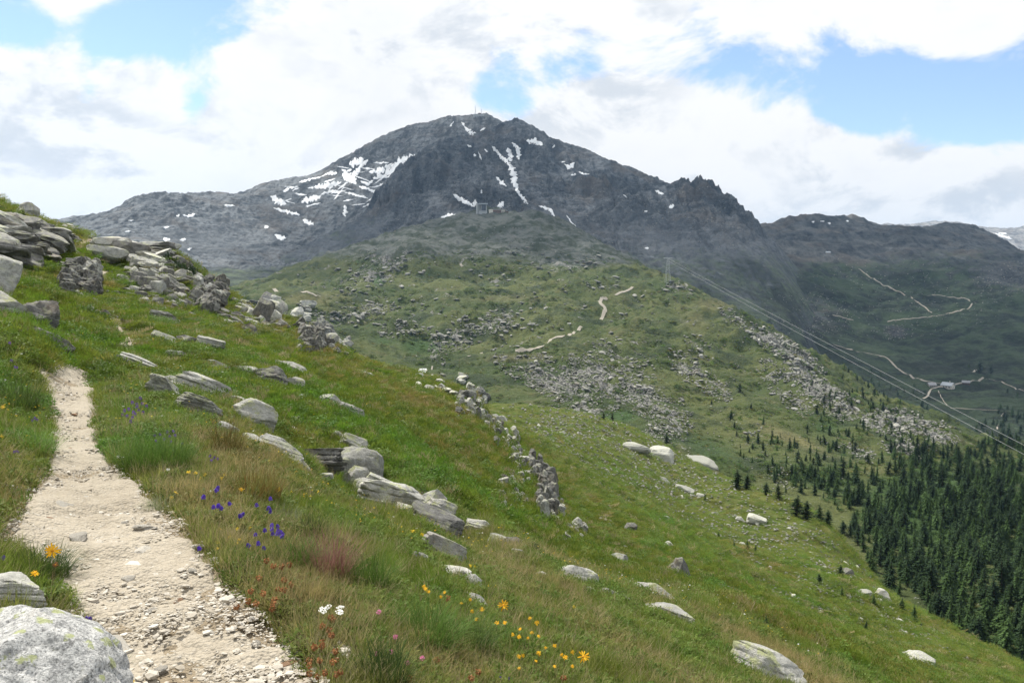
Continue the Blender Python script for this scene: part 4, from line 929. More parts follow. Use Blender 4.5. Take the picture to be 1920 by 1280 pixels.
RK = [ # x0 y0 x1 y1 label  options
 (-260, 1216, 150, 1590, 'huge pale lichen boulder in the lower left corner beside the path', dict(mat='granite', sub=6, depth=.95, strata=.0, rough=.05, planes=3, lean=0, hk=1.0, up=0.0, seed=53, ang=0, boxy=.15)),
 (-60, 1090, 58, 1140, 'pale rock edge behind the huge corner boulder', dict(mat='pale', sub=5, ang=14, strata=.4)),
 (-30, 508, 24, 592, 'tall dark pointed rock at the left edge on the slope', dict(mat='rock', depth=.7, seed=19)),
 (-40, 566, 36, 630, 'pale rounded lichen rock at the left edge below the pointed one', dict(mat='pale', strata=.3)),
 (30, 580, 98, 642, 'brownish rough boulder above the slab with the red and white mark', dict(mat='dark', strata=.4, rough=.1)),
 (52, 632, 128, 672, 'flat grey slab with a red and white trail mark', dict(mat='rock', ang=24, strata=.2, seed=77)),
 (282, 594, 332, 618, 'angular grey rock in the grass above the middle of the slope', dict(ang=12)),
 (286, 630, 328, 650, 'low tilted slab right of the small path patch', dict(ang=22, strata=.3)),
 (333, 632, 367, 645, 'thin dark slab beside the low tilted slab', dict(mat='dark', ang=16)),
 (370, 640, 418, 667, 'pair of rounded grey rocks with a bush beside them', dict(strata=.4)),
 (310, 662, 344, 673, 'flat pale stone left below the rounded grey rocks', dict(mat='pale', ang=5)),
 (390, 682, 428, 703, 'wedge of grey rock in the grass above the long slabs', dict(ang=18)),
 (440, 692, 478, 708, 'flat rock left of the dark double boulder', dict(ang=8)),
 (482, 700, 534, 740, 'dark layered half of the double boulder with a bush on it', dict(mat='dark', strata=1.0)),
 (512, 681, 566, 719, 'pale layered half of the double boulder', dict(mat='rock', ang=28, strata=1.0)),
 (560, 704, 583, 724, 'low block attached below the pale layered boulder', dict(ang=20)),
 (538, 716, 568, 741, 'small pale block under the double boulder', dict(mat='pale')),
 (520, 740, 567, 760, 'smooth slab lying below the dark double boulder', dict(ang=16, strata=.3)),
 (318, 716, 422, 772, 'longest tilted slab in the middle of the slope', dict(mat='pale', ang=25, strata=.9, depth=.45)),
 (282, 717, 334, 749, 'tilted slab left against the longest slab', dict(ang=25, strata=.7)),
 (336, 754, 408, 788, 'low tilted slab under the longest slab', dict(ang=22, strata=.6)),
 (212, 672, 282, 708, 'long slab edge in the tall grass right of the path', dict(ang=26, strata=.8)),
 (253, 676, 278, 694, 'small grey rock on top of the long slab edge', dict()),
 (426, 747, 462, 769, 'pale flat slab above the blocky lichen boulder', dict(mat='pale', ang=22)),
 (438, 766, 508, 826, 'blocky boulder with yellow green lichen faces', dict(mat='pale', ang=20, strata=.25, planes=13, seed=318)),
 (470, 769, 508, 794, 'small rounded rock behind the blocky lichen boulder', dict(ang=24)),
 (408, 798, 444, 819, 'half buried slab in the grass left of the rock row', dict(ang=22)),
 (528, 802, 558, 824, 'pale round rock on the bright grass', dict(mat='pale', strata=.2)),
 (456, 822, 494, 846, 'first block of the rock row from the left', dict(mat='pale', ang=14)),
 (486, 831, 560, 874, 'second larger block of the rock row with grey top', dict(mat='rock', ang=24, strata=.4)),
 (556, 857, 640, 897, 'striped layered rock in the rock row', dict(mat='dark', ang=4, strata=1.2, seed=145)),
 (594, 890, 622, 905, 'small white rock below the striped rock', dict(mat='pale')),
 (541, 784, 563, 798, 'small grey wedge above the round pale rock', dict(ang=20)),
 (600, 746, 638, 774, 'upper half of the long broken rock band on the slope', dict(mat='pale', ang=20)),
 (632, 766, 680, 797, 'lower half of the long broken rock band on the slope', dict(mat='rock', ang=26)),
 (452, 612, 488, 638, 'dark slanting rock below the talus', dict(mat='dark', ang=30)),
 (725, 777, 756, 795, 'dark small block beside the lone seedling', dict(mat='dark')),
 (672, 700, 698, 716, 'flat oval rock high on the brown grass', dict(ang=18)),
 (642, 822, 690, 852, 'whale backed pale rock above the big grey block', dict(mat='pale', ang=26, strata=.3)),
 (616, 812, 644, 828, 'low grey rock left of the whale backed rock', dict(ang=14)),
 (636, 858, 712, 926, 'big grey block in the rock row', dict(mat='rock', strata=.15, planes=8, ang=18, seed=212)),
 (638, 890, 690, 938, 'white lichen face at the foot of the big grey block', dict(mat='pale', strata=.3)),
 (686, 900, 742, 932, 'grey shoulder rock right of the big grey block', dict(mat='rock', ang=22)),
 (682, 920, 802, 974, 'broad slab covered with yellow lichen in the rock row', dict(mat='pale', ang=16, strata=.5, planes=9, seed=88)),
 (792, 930, 834, 970, 'blocky grey end of the yellow lichen slab', dict(mat='rock', strata=.2, planes=7)),
 (770, 964, 858, 1018, 'undercut dark rock at the lower end of the rock row', dict(mat='dark', ang=24, strata=.3)),
 (664, 905, 706, 940, 'pale lichen wedge between the big grey block and the yellow slab', dict(mat='pale', ang=20)),
 (800, 944, 850, 984, 'pale lichen step below the blocky grey end', dict(mat='pale', ang=22)),
 (548, 868, 580, 892, 'small grey block left of the striped rock', dict(mat='rock', ang=20)),
 (740, 955, 790, 985, 'pale block wedged under the yellow lichen slab', dict(mat='pale')),
 (828, 1006, 852, 1024, 'small pebbly rock below the undercut rock', dict()),
 (876, 980, 924, 1002, 'pale slab lying right of the undercut rock', dict(mat='pale', ang=16)),
 (916, 1008, 950, 1028, 'first grey stone of the short cluster on the grass', dict()),
 (950, 1012, 980, 1030, 'dark stone at the right end of the short cluster', dict(mat='dark')),
 (960, 1034, 982, 1048, 'lowest stone of the short cluster', dict()),
 (854, 897, 872, 911, 'lone small pale stone on the green slope', dict(mat='pale')),
 (792, 1018, 872, 1066, 'long smooth tilted slab in the lower grass', dict(ang=28, strata=.5, depth=.4)),
 (772, 1036, 802, 1070, 'upright grey slab left of the long smooth slab', dict(ang=40)),
 (820, 1066, 880, 1096, 'mossy rock band below the long smooth slab', dict(mat='pale', ang=18)),
 (872, 1088, 902, 1122, 'cracked round boulder among the orange flowers', dict(mat='rock', strata=.7)),
 (868, 1118, 910, 1146, 'flat rock under the cracked round boulder', dict(ang=24)),
 (876, 1046, 898, 1062, 'little grey rock right of the long smooth slab', dict(ang=20)),
 (1046, 1066, 1118, 1110, 'domed pale boulder with dark shadowed front', dict(mat='pale', ang=12, strata=.2, planes=9, seed=401)),
 (1090, 1102, 1126, 1118, 'first low stone at the foot of the domed boulder', dict(ang=14)),
 (1118, 1106, 1178, 1132, 'long low stone right of the domed boulder', dict(mat='pale', ang=22)),
 (996, 1075, 1032, 1094, 'low pale stone left of the domed boulder', dict(mat='pale', ang=14)),
 (966, 1097, 988, 1114, 'small round stone in the lower grass', dict()),
 (1136, 1042, 1182, 1080, 'bushy rock knob with pale left edge', dict(mat='pale')),
 (1170, 980, 1192, 1012, 'upright dark rock fin on the bright slope', dict(mat='dark', ang=20)),
 (1250, 1044, 1294, 1110, 'tall jagged outcrop on the fold of the meadow', dict(mat='dark', ang=48, strata=1.0, seed=523)),
 (1182, 1094, 1264, 1142, 'long white rock slope above the white boulder', dict(mat='pale', ang=26, depth=.5)),
 (1202, 1138, 1296, 1184, 'white flat topped boulder at lower centre right', dict(mat='pale', ang=12, seed=610, strata=.4)),
 (1368, 1226, 1500, 1292, 'large grey slab cut by the bottom edge', dict(mat='pale', ang=18, seed=615, depth=.6)),
 (1688, 1222, 1742, 1256, 'grey rock near the bottom right in the meadow', dict(ang=20)),
 (1158, 829, 1218, 854, 'long flat whaleback slab on the meadow shoulder', dict(mat='rock', hk=1.0, up=.05, ang=4, strata=.2, depth=1.2, planes=4, rough=.03, seed=31, boxy=.25)),
 (1214, 836, 1262, 886, 'steep fronted whaleback block in the middle of the shoulder', dict(mat='rock', hk=1.0, up=.05, ang=8, strata=.3, planes=4, seed=34, boxy=.25)),
 (1280, 850, 1346, 894, 'sloping whaleback slab at the right end of the shoulder', dict(mat='rock', hk=1.0, up=.05, ang=20, strata=.3, planes=4, seed=36, boxy=.25)),
 (1402, 968, 1434, 991, 'angular dark boulder alone on the meadow', dict(mat='rock')),
 (1379, 970, 1396, 983, 'small round rock left of the angular dark boulder', dict()),
 (1578, 1068, 1598, 1087, 'dark cube shaped block at the forest edge', dict(mat='dark', planes=6)),
 (1604, 1106, 1630, 1124, 'pale flat boulder right below the cube shaped block', dict(mat='pale')),
 (1640, 1108, 1668, 1130, 'pale boulder group stone at the meadow rim', dict(mat='pale')),
 (1240, 968, 1254, 981, 'rounded stone on the dark meadow band', dict()),
 (1241, 1016, 1264, 1031, 'white stone below the dark meadow band', dict(mat='pale')),
 (1237, 897, 1256, 912, 'stone below the steep fronted whaleback', dict()),
 (1266, 912, 1300, 926, 'low ledge right of the stone below the whalebacks', dict(ang=12)),
 (1306, 926, 1323, 935, 'pale stone at the end of the low ledge', dict(mat='pale')),
 (908, 781, 934, 799, 'dark boulder on the rim beyond the rock rib', dict(mat='dark')),
 (934, 784, 950, 799, 'grey boulder right of the dark rim boulder', dict()),
]
for q in RK: put_rock(*q[:5], **q[5])

# the red and white trail mark on its slab
slab = next(o for o in COL.objects if o.get('label', '').startswith('flat grey slab with a red'))
dg = bpy.context.evaluated_depsgraph_get()
def paint(name, col, px0, py0, px1, py1):
    """a thin daub that follows the rock's face"""
    mw = slab.matrix_basis.inverted()
    V = []
    for j in range(4):
        for i in range(6):
            d = Vector(pxdir(px0 + (px1 - px0) * i / 5, py0 + (py1 - py0) * j / 3))
            ok, loc, nrm, _ = slab.ray_cast(mw @ Vector((0, 0, 0)), (mw.to_3x3() @ d).normalized(), depsgraph=dg)
            if not ok: return
            V.append(loc + nrm * .004)
    child(name, mesh_np(name, np.array([v[:] for v in V]), grid_faces(4, 6)), slab, mat_simple(name + '_paint', col, .7, .15))
dg.update()
paint('red_mark', (.55, .04, .03), 119, 656.5, 124, 658.2); paint('white_mark', (.75, .73, .7), 119, 658.4, 124, 660.2)

# shared stones for the outcrops, talus, meadow and boulder field
SLABS = [rock_mesh('slab', 900 + i, (1, .8, .30), 3, strata=1.0, planes=9, rough=.05) for i in range(8)]
BLOCKS = [rock_mesh('block', 930 + i, (1, .85, .7), 3, strata=.5, planes=10, rough=.06) for i in range(10)]
SMALL = [rock_mesh('stone', 960 + i, (1, .8, .55), 2, strata=.3, planes=8, rough=.07) for i in range(10)]
PILLARS = [rock_mesh('pillar', 1400 + i, (.75, .8, 1.5), 4, strata=1.7, planes=5, rough=.05, boxy=1.0) for i in range(8)]
LOW = [rock_mesh('boulder', 990 + i, (1, .8, .65), 1, planes=7, rough=.1) for i in range(8)]
for me in SLABS + BLOCKS + SMALL + LOW + PILLARS: me.materials.append(M['field'])
g = np.random.default_rng(77)
def copy_to(me, name, P, size, rot, mat=None, parent=None):
    o = bpy.data.objects.new(name, me); COL.objects.link(o); o.location = P; o.rotation_euler = rot
    o.scale = size if hasattr(size, '__len__') else (size,) * 3
    if parent is not None: o.parent = parent
    if mat is not None:
        o.material_slots[0].link = 'OBJECT'; o.material_slots[0].material = M[mat]
    return o
def outcrop(boxes, label, mat='dark', n=22, size=(20, 60), ang=14, flat=True, group='rock outcrops', up=.25, tall=1.25, meshes=None):
    """layered crag: an Empty with every slab that can be told apart as a child"""
    bx = boxes[0]; base = None
    for k in (0, .3, .6, 1, 1.5):
        base = hit((bx[0] + bx[2]) / 2, bx[3] + k * 6, only=[NEAR, PLAT])
        if base: break
    root = empty('rock_outcrop', base[0]); tag(root, label, 'outcrop', group)
    for (x0, y0, x1, y1) in boxes:
        m = max(4, int(n * (x1 - x0) * (y1 - y0) / sum((b[2] - b[0]) * (b[3] - b[1]) for b in boxes)))
        for i in range(m):
            px, py = g.uniform(x0, x1), y0 + (y1 - y0) * ((i + g.uniform(0, 1)) / m)
            h = None
            for dy in (0, 6, 14, 26, 44):
                h = hit(px, py + dy, only=[NEAR, PLAT])
                if h: break
            if not h: continue
            P = h[0]; r = P.length; w = g.uniform(*size) * r / FPX
            me = (meshes or (SLABS if flat and g.random() < .75 else BLOCKS))[g.integers(8)]
            az = math.atan2(P.x, P.y)
            rot = (Matrix.Rotation(-az + g.normal(0, .3), 3, 'Z') @ Matrix.Rotation(R(ang + g.normal(0, 7)), 3, 'Y') @ Matrix.Rotation(R(g.normal(-8, 8)), 3, 'X')).to_euler()
            mm = mat if g.random() < .75 else ('rock' if mat != 'rock' else 'dark')
            copy_to(me, 'slab', P - root.location + Vector((0, 0, w * up * g.uniform(.2, 1.4))), (w, w * g.uniform(.8, 1.2), w * tall * g.uniform(.8, 1.5)), rot, mm, root)
    return root
outcrop([(-20, 440, 92, 492)], 'big dark layered crag at the left edge beside the upper path', 'dark', 54, (41, 98), 8, up=0.2, tall=0.8)  # faces turned from the sun, their shade is in the dark stone colour
outcrop([(60, 425, 150, 446), (0, 404, 60, 428)], 'pale stepped ledges on the skyline above the big dark crag', 'rock', 27, (12, 32), 10)
outcrop([(196, 466, 312, 490)], 'broad pale flat slab crag on the skyline', 'rock', 26, (34, 80), 3, up=.06, tall=.55)
outcrop([(118, 510, 178, 556)], 'dark blocky cliff in the middle of the left slope', 'dark', 62, (17, 37), 10, False, up=0.3, tall=0.7, meshes=PILLARS)
outcrop([(128, 548, 182, 580), (160, 572, 200, 596)], 'grey broken rocks under the dark blocky cliff', 'rock', 28, (10, 25), 24, up=0.2, tall=1.0)
outcrop([(240, 494, 308, 526)], 'layered ledge below the broad pale slab', 'rock', 33, (14, 33), 10)
outcrop([(306, 488, 362, 540)], 'grey crag below the skyline with dwarf pines', 'dark', 82, (8, 25), 24, up=0.3, tall=1.1)
outcrop([(362, 540, 418, 592)], 'nearly black outcrop at the right end of the upper cliff', 'dark', 98, (13, 31), 30, False, up=0.4, tall=0.8, meshes=PILLARS)
outcrop([(556, 620, 622, 664)], 'dark overhanging outcrop at the foot of the skyline rocks', 'dark', 69, (14, 34), 10, up=0.3, tall=0.7, meshes=PILLARS)
outcrop([(618, 640, 654, 672)], 'last small crag where the near skyline ends', 'rock', 31, (9, 23), 35, up=0.4, tall=1.4)
outcrop([(420, 568, 500, 612)], 'grey ledges along the skyline left of the square block', 'rock', 50, (9, 25), 14, up=0.2, tall=1.0)
outcrop([(500, 572, 580, 606)], 'low brownish ledges on the skyline right of the square block', 'rock', 16, (12, 32), 10)
outcrop([(250, 524, 350, 556)], 'dark broken ledges in the middle of the talus', 'dark', 34, (14, 36), 14, up=.3, tall=1.2)  # dark stone stands in for the shadows between these ledges
outcrop([(404, 576, 476, 616)], 'dark ledges between the black outcrop and the square block', 'dark', 26, (12, 32), 18, up=.3, tall=1.2)  # shadows in the rock belt, given as dark stone colour
outcrop([(480, 572, 510, 604)], 'square grey block standing on the skyline ledges', 'rock', 5, (24, 34), 20, False, up=.5, tall=1.3)
outcrop([(856, 745, 912, 790)], 'upper end of the rock rib on the rim of the slope', 'rock', 55, (9, 30), 14, up=0.3, tall=0.7, meshes=PILLARS)
outcrop([(902, 798, 936, 818), (926, 816, 972, 846)], 'rubbly upper middle of the rock rib', 'rock', 60, (9, 24), 20, up=0.4, tall=0.8, meshes=PILLARS)
outcrop([(952, 850, 984, 918)], 'thin layered edge in the middle of the rock rib', 'rock', 75, (6, 18), 60, up=0.6, tall=1.0, meshes=PILLARS)
outcrop([(996, 882, 1016, 908), (1008, 905, 1038, 984)], 'standing layered pillars at the lower end of the rock rib', 'dark', 115, (11, 29), 0, up=0.7, tall=1.15, meshes=PILLARS)
outcrop([(932, 908, 990, 966)], 'grey blocks left of the standing pillars', 'rock', 59, (9, 23), 40, up=0.4, tall=0.7, meshes=PILLARS)
outcrop([(1036, 948, 1056, 986), (1050, 994, 1094, 1026)], 'crumbling rocks below the standing pillars', 'rock', 39, (12, 30), 30, up=0.3, tall=0.7, meshes=PILLARS)
outcrop([(780, 704, 880, 740)], 'pale rock shelf in front of the hut', 'pale', 22, (8, 22), 14)

def stone_at(px, py, wpx, meshes, name, label, cat, group, mat=None, sheet=None, sink=.1, tilt=10):
    h = hit(px, py, only=[sheet] if sheet else [NEAR, PLAT])
    if not h: return None
    P = h[0]; w = wpx * P.length / FPX
    n = normal_at(h[1], P.x, P.y)
    q = n.to_track_quat('Z', 'Y').to_matrix() @ Matrix.Rotation(g.uniform(0, 6.28), 3, 'Z') @ Matrix.Rotation(R(g.normal(0, tilt)), 3, 'X')
    o = copy_to(meshes[g.integers(len(meshes))], name, P + n * w * (.18 - sink), (w, w * g.uniform(.7, 1.1), w * g.uniform(.6, 1.2)), q.to_euler(), mat)
    return tag(o, label, cat, group)
# talus below the crag
def rand_in(lst):
    w = np.array([b[2] * b[3] * b[4] for b in lst]); b = lst[g.choice(len(lst), p=w / w.sum())]
    a = g.uniform(0, 6.28); q = math.sqrt(g.uniform(0, 1)); u, v = b[2] * q * math.cos(a), b[3] * q * math.sin(a); an = R(b[5]) if len(b) > 5 else 0
    return b[0] + u * math.cos(an) - v * math.sin(an), b[1] + u * math.sin(an) + v * math.cos(an)
for i in range(140):
    px, py = rand_in([(300, 556, 70, 26, 1, 14), (345, 575, 40, 18, 1, 20), (260, 535, 40, 16, .8, 10), (500, 612, 46, 16, 1.2, 14), (535, 626, 26, 10, .8, 20), (440, 606, 30, 16, .8)])
    where = 'below the broad pale slab' if px < 330 else 'under the nearly black outcrop' if px < 425 else 'along the lower skyline ledges'
    stone_at(px, py, g.uniform(7, 25), BLOCKS + SLABS, 'boulder', 'angular grey block in the talus ' + where, 'boulder', 'talus blocks ' + where, 'rock' if g.random() < .35 else 'dark', None, -.05)  # mostly the dark material, so the blocks' shaded faces are in the colour
# stones lying about the near slope
for i in range(140):
    px, py = rand_in([(300, 640, 220, 50, 1, 12), (520, 720, 160, 50, 1, 20), (700, 820, 160, 60, 1, 24), (900, 1000, 160, 70, .9, 28), (1100, 1110, 160, 50, .8, 24), (190, 560, 80, 60, 1.4), (110, 480, 100, 40, 1.2), (250, 480, 80, 20, 1), (840, 760, 50, 20, 1)])
    if in_path(np.array([px]), np.array([py]))[0]: continue
    stone_at(px, py, g.uniform(4, 15), SMALL + SLABS, 'stone', 'small grey stone half sunk in the grass of the near slope', 'stone', 'small stones on the near slope', 'rock' if g.random() < .5 else 'pale', NEAR, .16)
MEADOW = [(1150, 860, 160, 70, 1.2, 20), (1020, 810, 90, 30, 1.2, 10), (1300, 980, 170, 50, 1, 25), (1480, 1030, 130, 60, 1.2, 28), (1600, 1120, 120, 60, 1.6, 30), (1250, 1060, 150, 30, .8, 25), (1500, 1150, 160, 40, .9, 22), (1720, 1200, 120, 40, 1.5, 20), (1100, 960, 60, 60, 1, 45)]
for i in range(150):
    px, py = rand_in(MEADOW)
    stone_at(px, py, g.uniform(5, 13) ** 1.0, SMALL, 'stone', 'pale stone scattered over the lower meadow', 'stone', 'stones on the lower meadow', 'pale' if g.random() < .25 else 'rock', NEAR, .12)
BOULDERS = [(x, y, a * .9, b * .9, w, *r_) for (x, y, a, b, w, *r_) in PLAT_ROCK if y > 560]
for i in range(150):
    px, py = rand_in(BOULDERS)
    where = 'boulder field along the right ridge' if px > 1335 else 'rocky patches left of the winding track' if px < 965 else 'boulder field below the rounded knoll'
    stone_at(px, py, g.uniform(6, 13), SMALL, 'boulder', 'large grey boulder in the ' + where, 'boulder', 'boulders of the ' + where, 'field', PLAT, .1)
# ------------------------------------------------------------------ scatter by geometry nodes
def proto_collection(name, meshes):
    c = bpy.data.collections.new(name)
    for i, me in enumerate(meshes):
        o = bpy.data.objects.new('%s_%02d' % (name, i), me); c.objects.link(o)
    return c
def scatter(name, pts, nrm, size, idx, tint, coll, spin=True, kind='stuff', seed=0, parent=None):
    """one object: instances of the meshes of a collection on given points"""
    g_ = np.random.default_rng(seed); n = len(pts)
    me = bpy.data.meshes.new(name); me.vertices.add(n); me.vertices.foreach_set('co', np.asarray(pts, np.float32).ravel())
    def fa(nm, arr, typ='FLOAT'):
        a = me.attributes.new(nm, typ, 'POINT'); a.data.foreach_set('vector' if typ == 'FLOAT_VECTOR' else 'value', np.asarray(arr, np.int32 if typ == 'INT' else np.float32).ravel())
    # euler (XYZ) : tilt towards the normal, then a random turn
    nx, ny, nz = nrm.T
    rx = np.arctan2(-ny, np.hypot(nz, 0)); ry = np.arctan2(nx, nz)
    fa('rot', np.stack([rx + g_.normal(0, .08, n), ry + g_.normal(0, .08, n), g_.uniform(0, 6.28, n) if spin else np.zeros(n)], 1), 'FLOAT_VECTOR')
    fa('size', size, 'FLOAT_VECTOR'); fa('pick', idx, 'INT'); fa('tint', tint)
    ng = bpy.data.node_groups.new(name, 'GeometryNodeTree')
    ng.interface.new_socket('Geometry', in_out='INPUT', socket_type='NodeSocketGeometry'); ng.interface.new_socket('Geometry', in_out='OUTPUT', socket_type='NodeSocketGeometry')
    N = ng.nodes; L = ng.links
    gi = N.new('NodeGroupInput'); go = N.new('NodeGroupOutput'); iop = N.new('GeometryNodeInstanceOnPoints'); ci = N.new('GeometryNodeCollectionInfo')
    ci.inputs['Collection'].default_value = coll; ci.inputs['Separate Children'].default_value = True; ci.inputs['Reset Children'].default_value = True
    def na(nm, typ):
        q = N.new('GeometryNodeInputNamedAttribute'); q.data_type = typ; q.inputs['Name'].default_value = nm; return q.outputs['Attribute']
    e2r = N.new('FunctionNodeEulerToRotation'); L.new(na('rot', 'FLOAT_VECTOR'), e2r.inputs[0])
    L.new(gi.outputs[0], iop.inputs['Points']); L.new(ci.outputs[0], iop.inputs['Instance']); iop.inputs['Pick Instance'].default_value = True
    L.new(na('pick', 'INT'), iop.inputs['Instance Index']); L.new(e2r.outputs[0], iop.inputs['Rotation']); L.new(na('size', 'FLOAT_VECTOR'), iop.inputs['Scale'])
    L.new(iop.outputs[0], go.inputs[0])
    o = link_mesh(name, me); o['kind'] = kind
    md = o.modifiers.new('scatter', 'NODES'); md.node_group = ng
    if parent is not None: o.parent = parent
    return o
def normals(sh, x, y):
    e = .02 * np.hypot(x, y) + .08
    zx = (ground(sh, x + e, y) - ground(sh, x - e, y)) / (2 * e); zy = (ground(sh, x, y + e) - ground(sh, x, y - e)) / (2 * e)
    n = np.stack([-zx, -zy, np.ones_like(zx)], 1); return n / np.linalg.norm(n, axis=1)[:, None]

# ---- blades, leaves, tufts
def blade(V, F, base, az, h, lean, w, curl=.5, seg=3):
    n = len(V); d = np.array([math.cos(az), math.sin(az), 0]); s = np.array([-d[1], d[0], 0])
    p = np.array(base, float); a = lean
    for k in range(seg + 1):
        t_ = k / seg; ww = w * (1 - t_ ** 1.6) * .5
        if k == seg: V.append(tuple(p))
        else:
            V.append(tuple(p - s * ww)); V.append(tuple(p + s * ww))
        p = p + (d * math.sin(a) + np.array([0, 0, 1]) * math.cos(a)) * h / seg; a += curl / seg
    for k in range(seg - 1): F.append((n + 2 * k, n + 2 * k + 1, n + 2 * k + 3, n + 2 * k + 2))
    F.append((n + 2 * (seg - 1), n + 2 * (seg - 1) + 1, n + 2 * seg))
def tuft(name, seed, n, rad, h, lean=.5, w=.004, curl=.8, seg=3, mat=None, hv=.35):
    q = np.random.default_rng(seed); V = []; F = []
    for i in range(n):
        a = q.uniform(0, 6.28); r = rad * math.sqrt(q.uniform(0, 1))
        blade(V, F, (r * math.cos(a), r * math.sin(a), -.01), a + q.normal(0, .8), h * q.uniform(1 - hv, 1 + hv), abs(q.normal(lean * (.35 + r / rad * .65), .22)), w * q.uniform(.7, 1.3), curl * q.uniform(.3, 1.3), seg)
    me = bpy.data.meshes.new(name); me.from_pydata(V, [], F); me.polygons.foreach_set('use_smooth', [True] * len(F))
    if mat: me.materials.append(mat)
    return me
def leafy(name, seed, n, rad, h, ls, mat, flat=.5):
    """low herb: many small oval leaves at different heights"""
    q = np.random.default_rng(seed); V = []; F = []
    for i in range(n):
        a = q.uniform(0, 6.28); r = rad * math.sqrt(q.uniform(0, 1)); c = Vector((r * math.cos(a), r * math.sin(a), h * q.uniform(.05, 1) * (1 - .5 * (r / rad) ** 2)))
        b = q.uniform(0, 6.28); d = Vector((math.cos(b), math.sin(b), q.normal(.15, flat))).normalized(); s = d.cross(Vector((q.normal(0, .3), q.normal(0, .3), 1))).normalized(); l = ls * q.uniform(.6, 1.3)
        n0 = len(V); V += [tuple(c), tuple(c + d * l * .5 + s * l * .22), tuple(c + d * l), tuple(c + d * l * .5 - s * l * .22)]; F.append((n0, n0 + 1, n0 + 2, n0 + 3))
    me = bpy.data.meshes.new(name); me.from_pydata(V, [], F); me.materials.append(mat); return me
G_turf = mat_leaf('turf_blades', [(.104, .172, .019), (.170, .200, .032), (.102, .21, .022)], .45, .55)
G_tall = mat_leaf('tall_blades', [(.135, .21, .032), (.20, .225, .052), (.10, .22, .026)], .45, .5, (.34, .26, .12))
G_leaf = mat_leaf('herb_leaves', [(.075, .138, .022), (.125, .18, .034), (.075, .165, .025)], .35, .5, (.16, .14, .045))
G_straw = mat_leaf('straw_blades', [(.30, .25, .13), (.36, .31, .18), (.24, .22, .10)], .3, .7, (.34, .26, .13))
G_red = mat_leaf('reddish_blades', [(.16, .09, .035), (.20, .12, .05), (.15, .10, .04)], .3, .6, (.22, .10, .04))
turfs = [tuft('turf', 10 + i, 70, .09, .05, .55, .0045, .9, 2, G_turf) for i in range(4)]
turfs += [tuft('turf', 20 + i, 40, .06, .12, .45, .004, 1.0, 3, G_tall) for i in range(3)]
turfs += [leafy('herb', 30 + i, 110, .10, .06, .026, G_leaf) for i in range(3)]
turfs += [tuft('straw', 40 + i, 26, .07, .13, .5, .003, .8, 3, G_straw) for i in range(2)]
C_near = proto_collection('turf_near', turfs)
mats_ = [tuft('sod', 50 + i, 260, .5, .13, .6, .016, .9, 2, G_turf) for i in range(4)] + [leafy('mat', 60 + i, 260, .5, .13, .075, G_leaf) for i in range(2)] + [tuft('sod_dry', 70 + i, 220, .5, .16, .5, .012, .9, 2, G_straw) for i in range(1)] + [leafy('juniper', 80 + i, 420, .55, .34, .07, G_leaf, .9) for i in range(2)]
C_far = proto_collection('turf_far', mats_)

q = np.random.default_rng(99)
def cand(n, r0, r1, a0=-36, a1=36):
    a = R(a0) + (R(a1) - R(a0)) * q.uniform(0, 1, n); r = np.exp(q.uniform(math.log(r0), math.log(r1), n))
    x, y = r * np.sin(a), r * np.cos(a); z = ground(NEAR, x, y)
    px, py = project(x, y, z)
    vis = ground(NEAR, x, y, NEAR.vis.astype(float)) > .3
    k = vis & (px > -160) & (px < 2080) & (py < 1500) & (py > 200)
    return x[k], y[k], z[k], r[k], px[k], py[k]
def tint_of(x, y):
    lu = ground(NEAR, x, y, NEAR.lush); dr = ground(NEAR, x, y, NEAR.dry)
    nz = fbm(x / 2.2, y / 2.2, 3, 13) * .34 + fbm(x / 14, y / 14, 2, 14) * .2 + .06
    return np.clip(.40 - .42 * lu + .42 * dr + nz, 0, 1)
def clear_of_rocks(x, y):
    ok = np.ones(len(x), bool)
    for (a, b, rr) in ROCKS:
        d = math.hypot(a, b); ux, uy = a / d, b / d; dx, dy = x - a, y - b; al = dx * ux + dy * uy; la = dx * uy - dy * ux
        ok &= ~((np.abs(la) < rr * .92) & (np.abs(al + rr * .25) < rr * .95))
    return ok
def pick_near(t_, n, x, y):
    u = q.uniform(0, 1, n); patch = fbm(x / 1.1, y / 1.1, 2, 15)
    out = q.integers(0, 4, n)
    out = np.where(u < .15, 4 + q.integers(0, 3, n), out)
    out = np.where((u > .55) & (patch > -.2), 7 + q.integers(0, 3, n), out)
    out = np.where(u > .91 - .12 * (t_ > .55), 10 + q.integers(0, 2, n), out)
    return out
x, y, z, r, px, py = cand(95000, 1.9, 17)
bare_ = ground(NEAR, x, y, NEAR.bare) + .25 * fbm(x / .35, y / .35, 2, 17)
keep = ~in_path(px, py) & (bare_ < .42) & clear_of_rocks(x, y)
x, y, z, r = x[keep], y[keep], z[keep], r[keep]
t_ = tint_of(x, y); n = len(x); s_ = np.clip(.55 + .05 * r, .6, 1.35) * q.uniform(.6, 1.35, n)
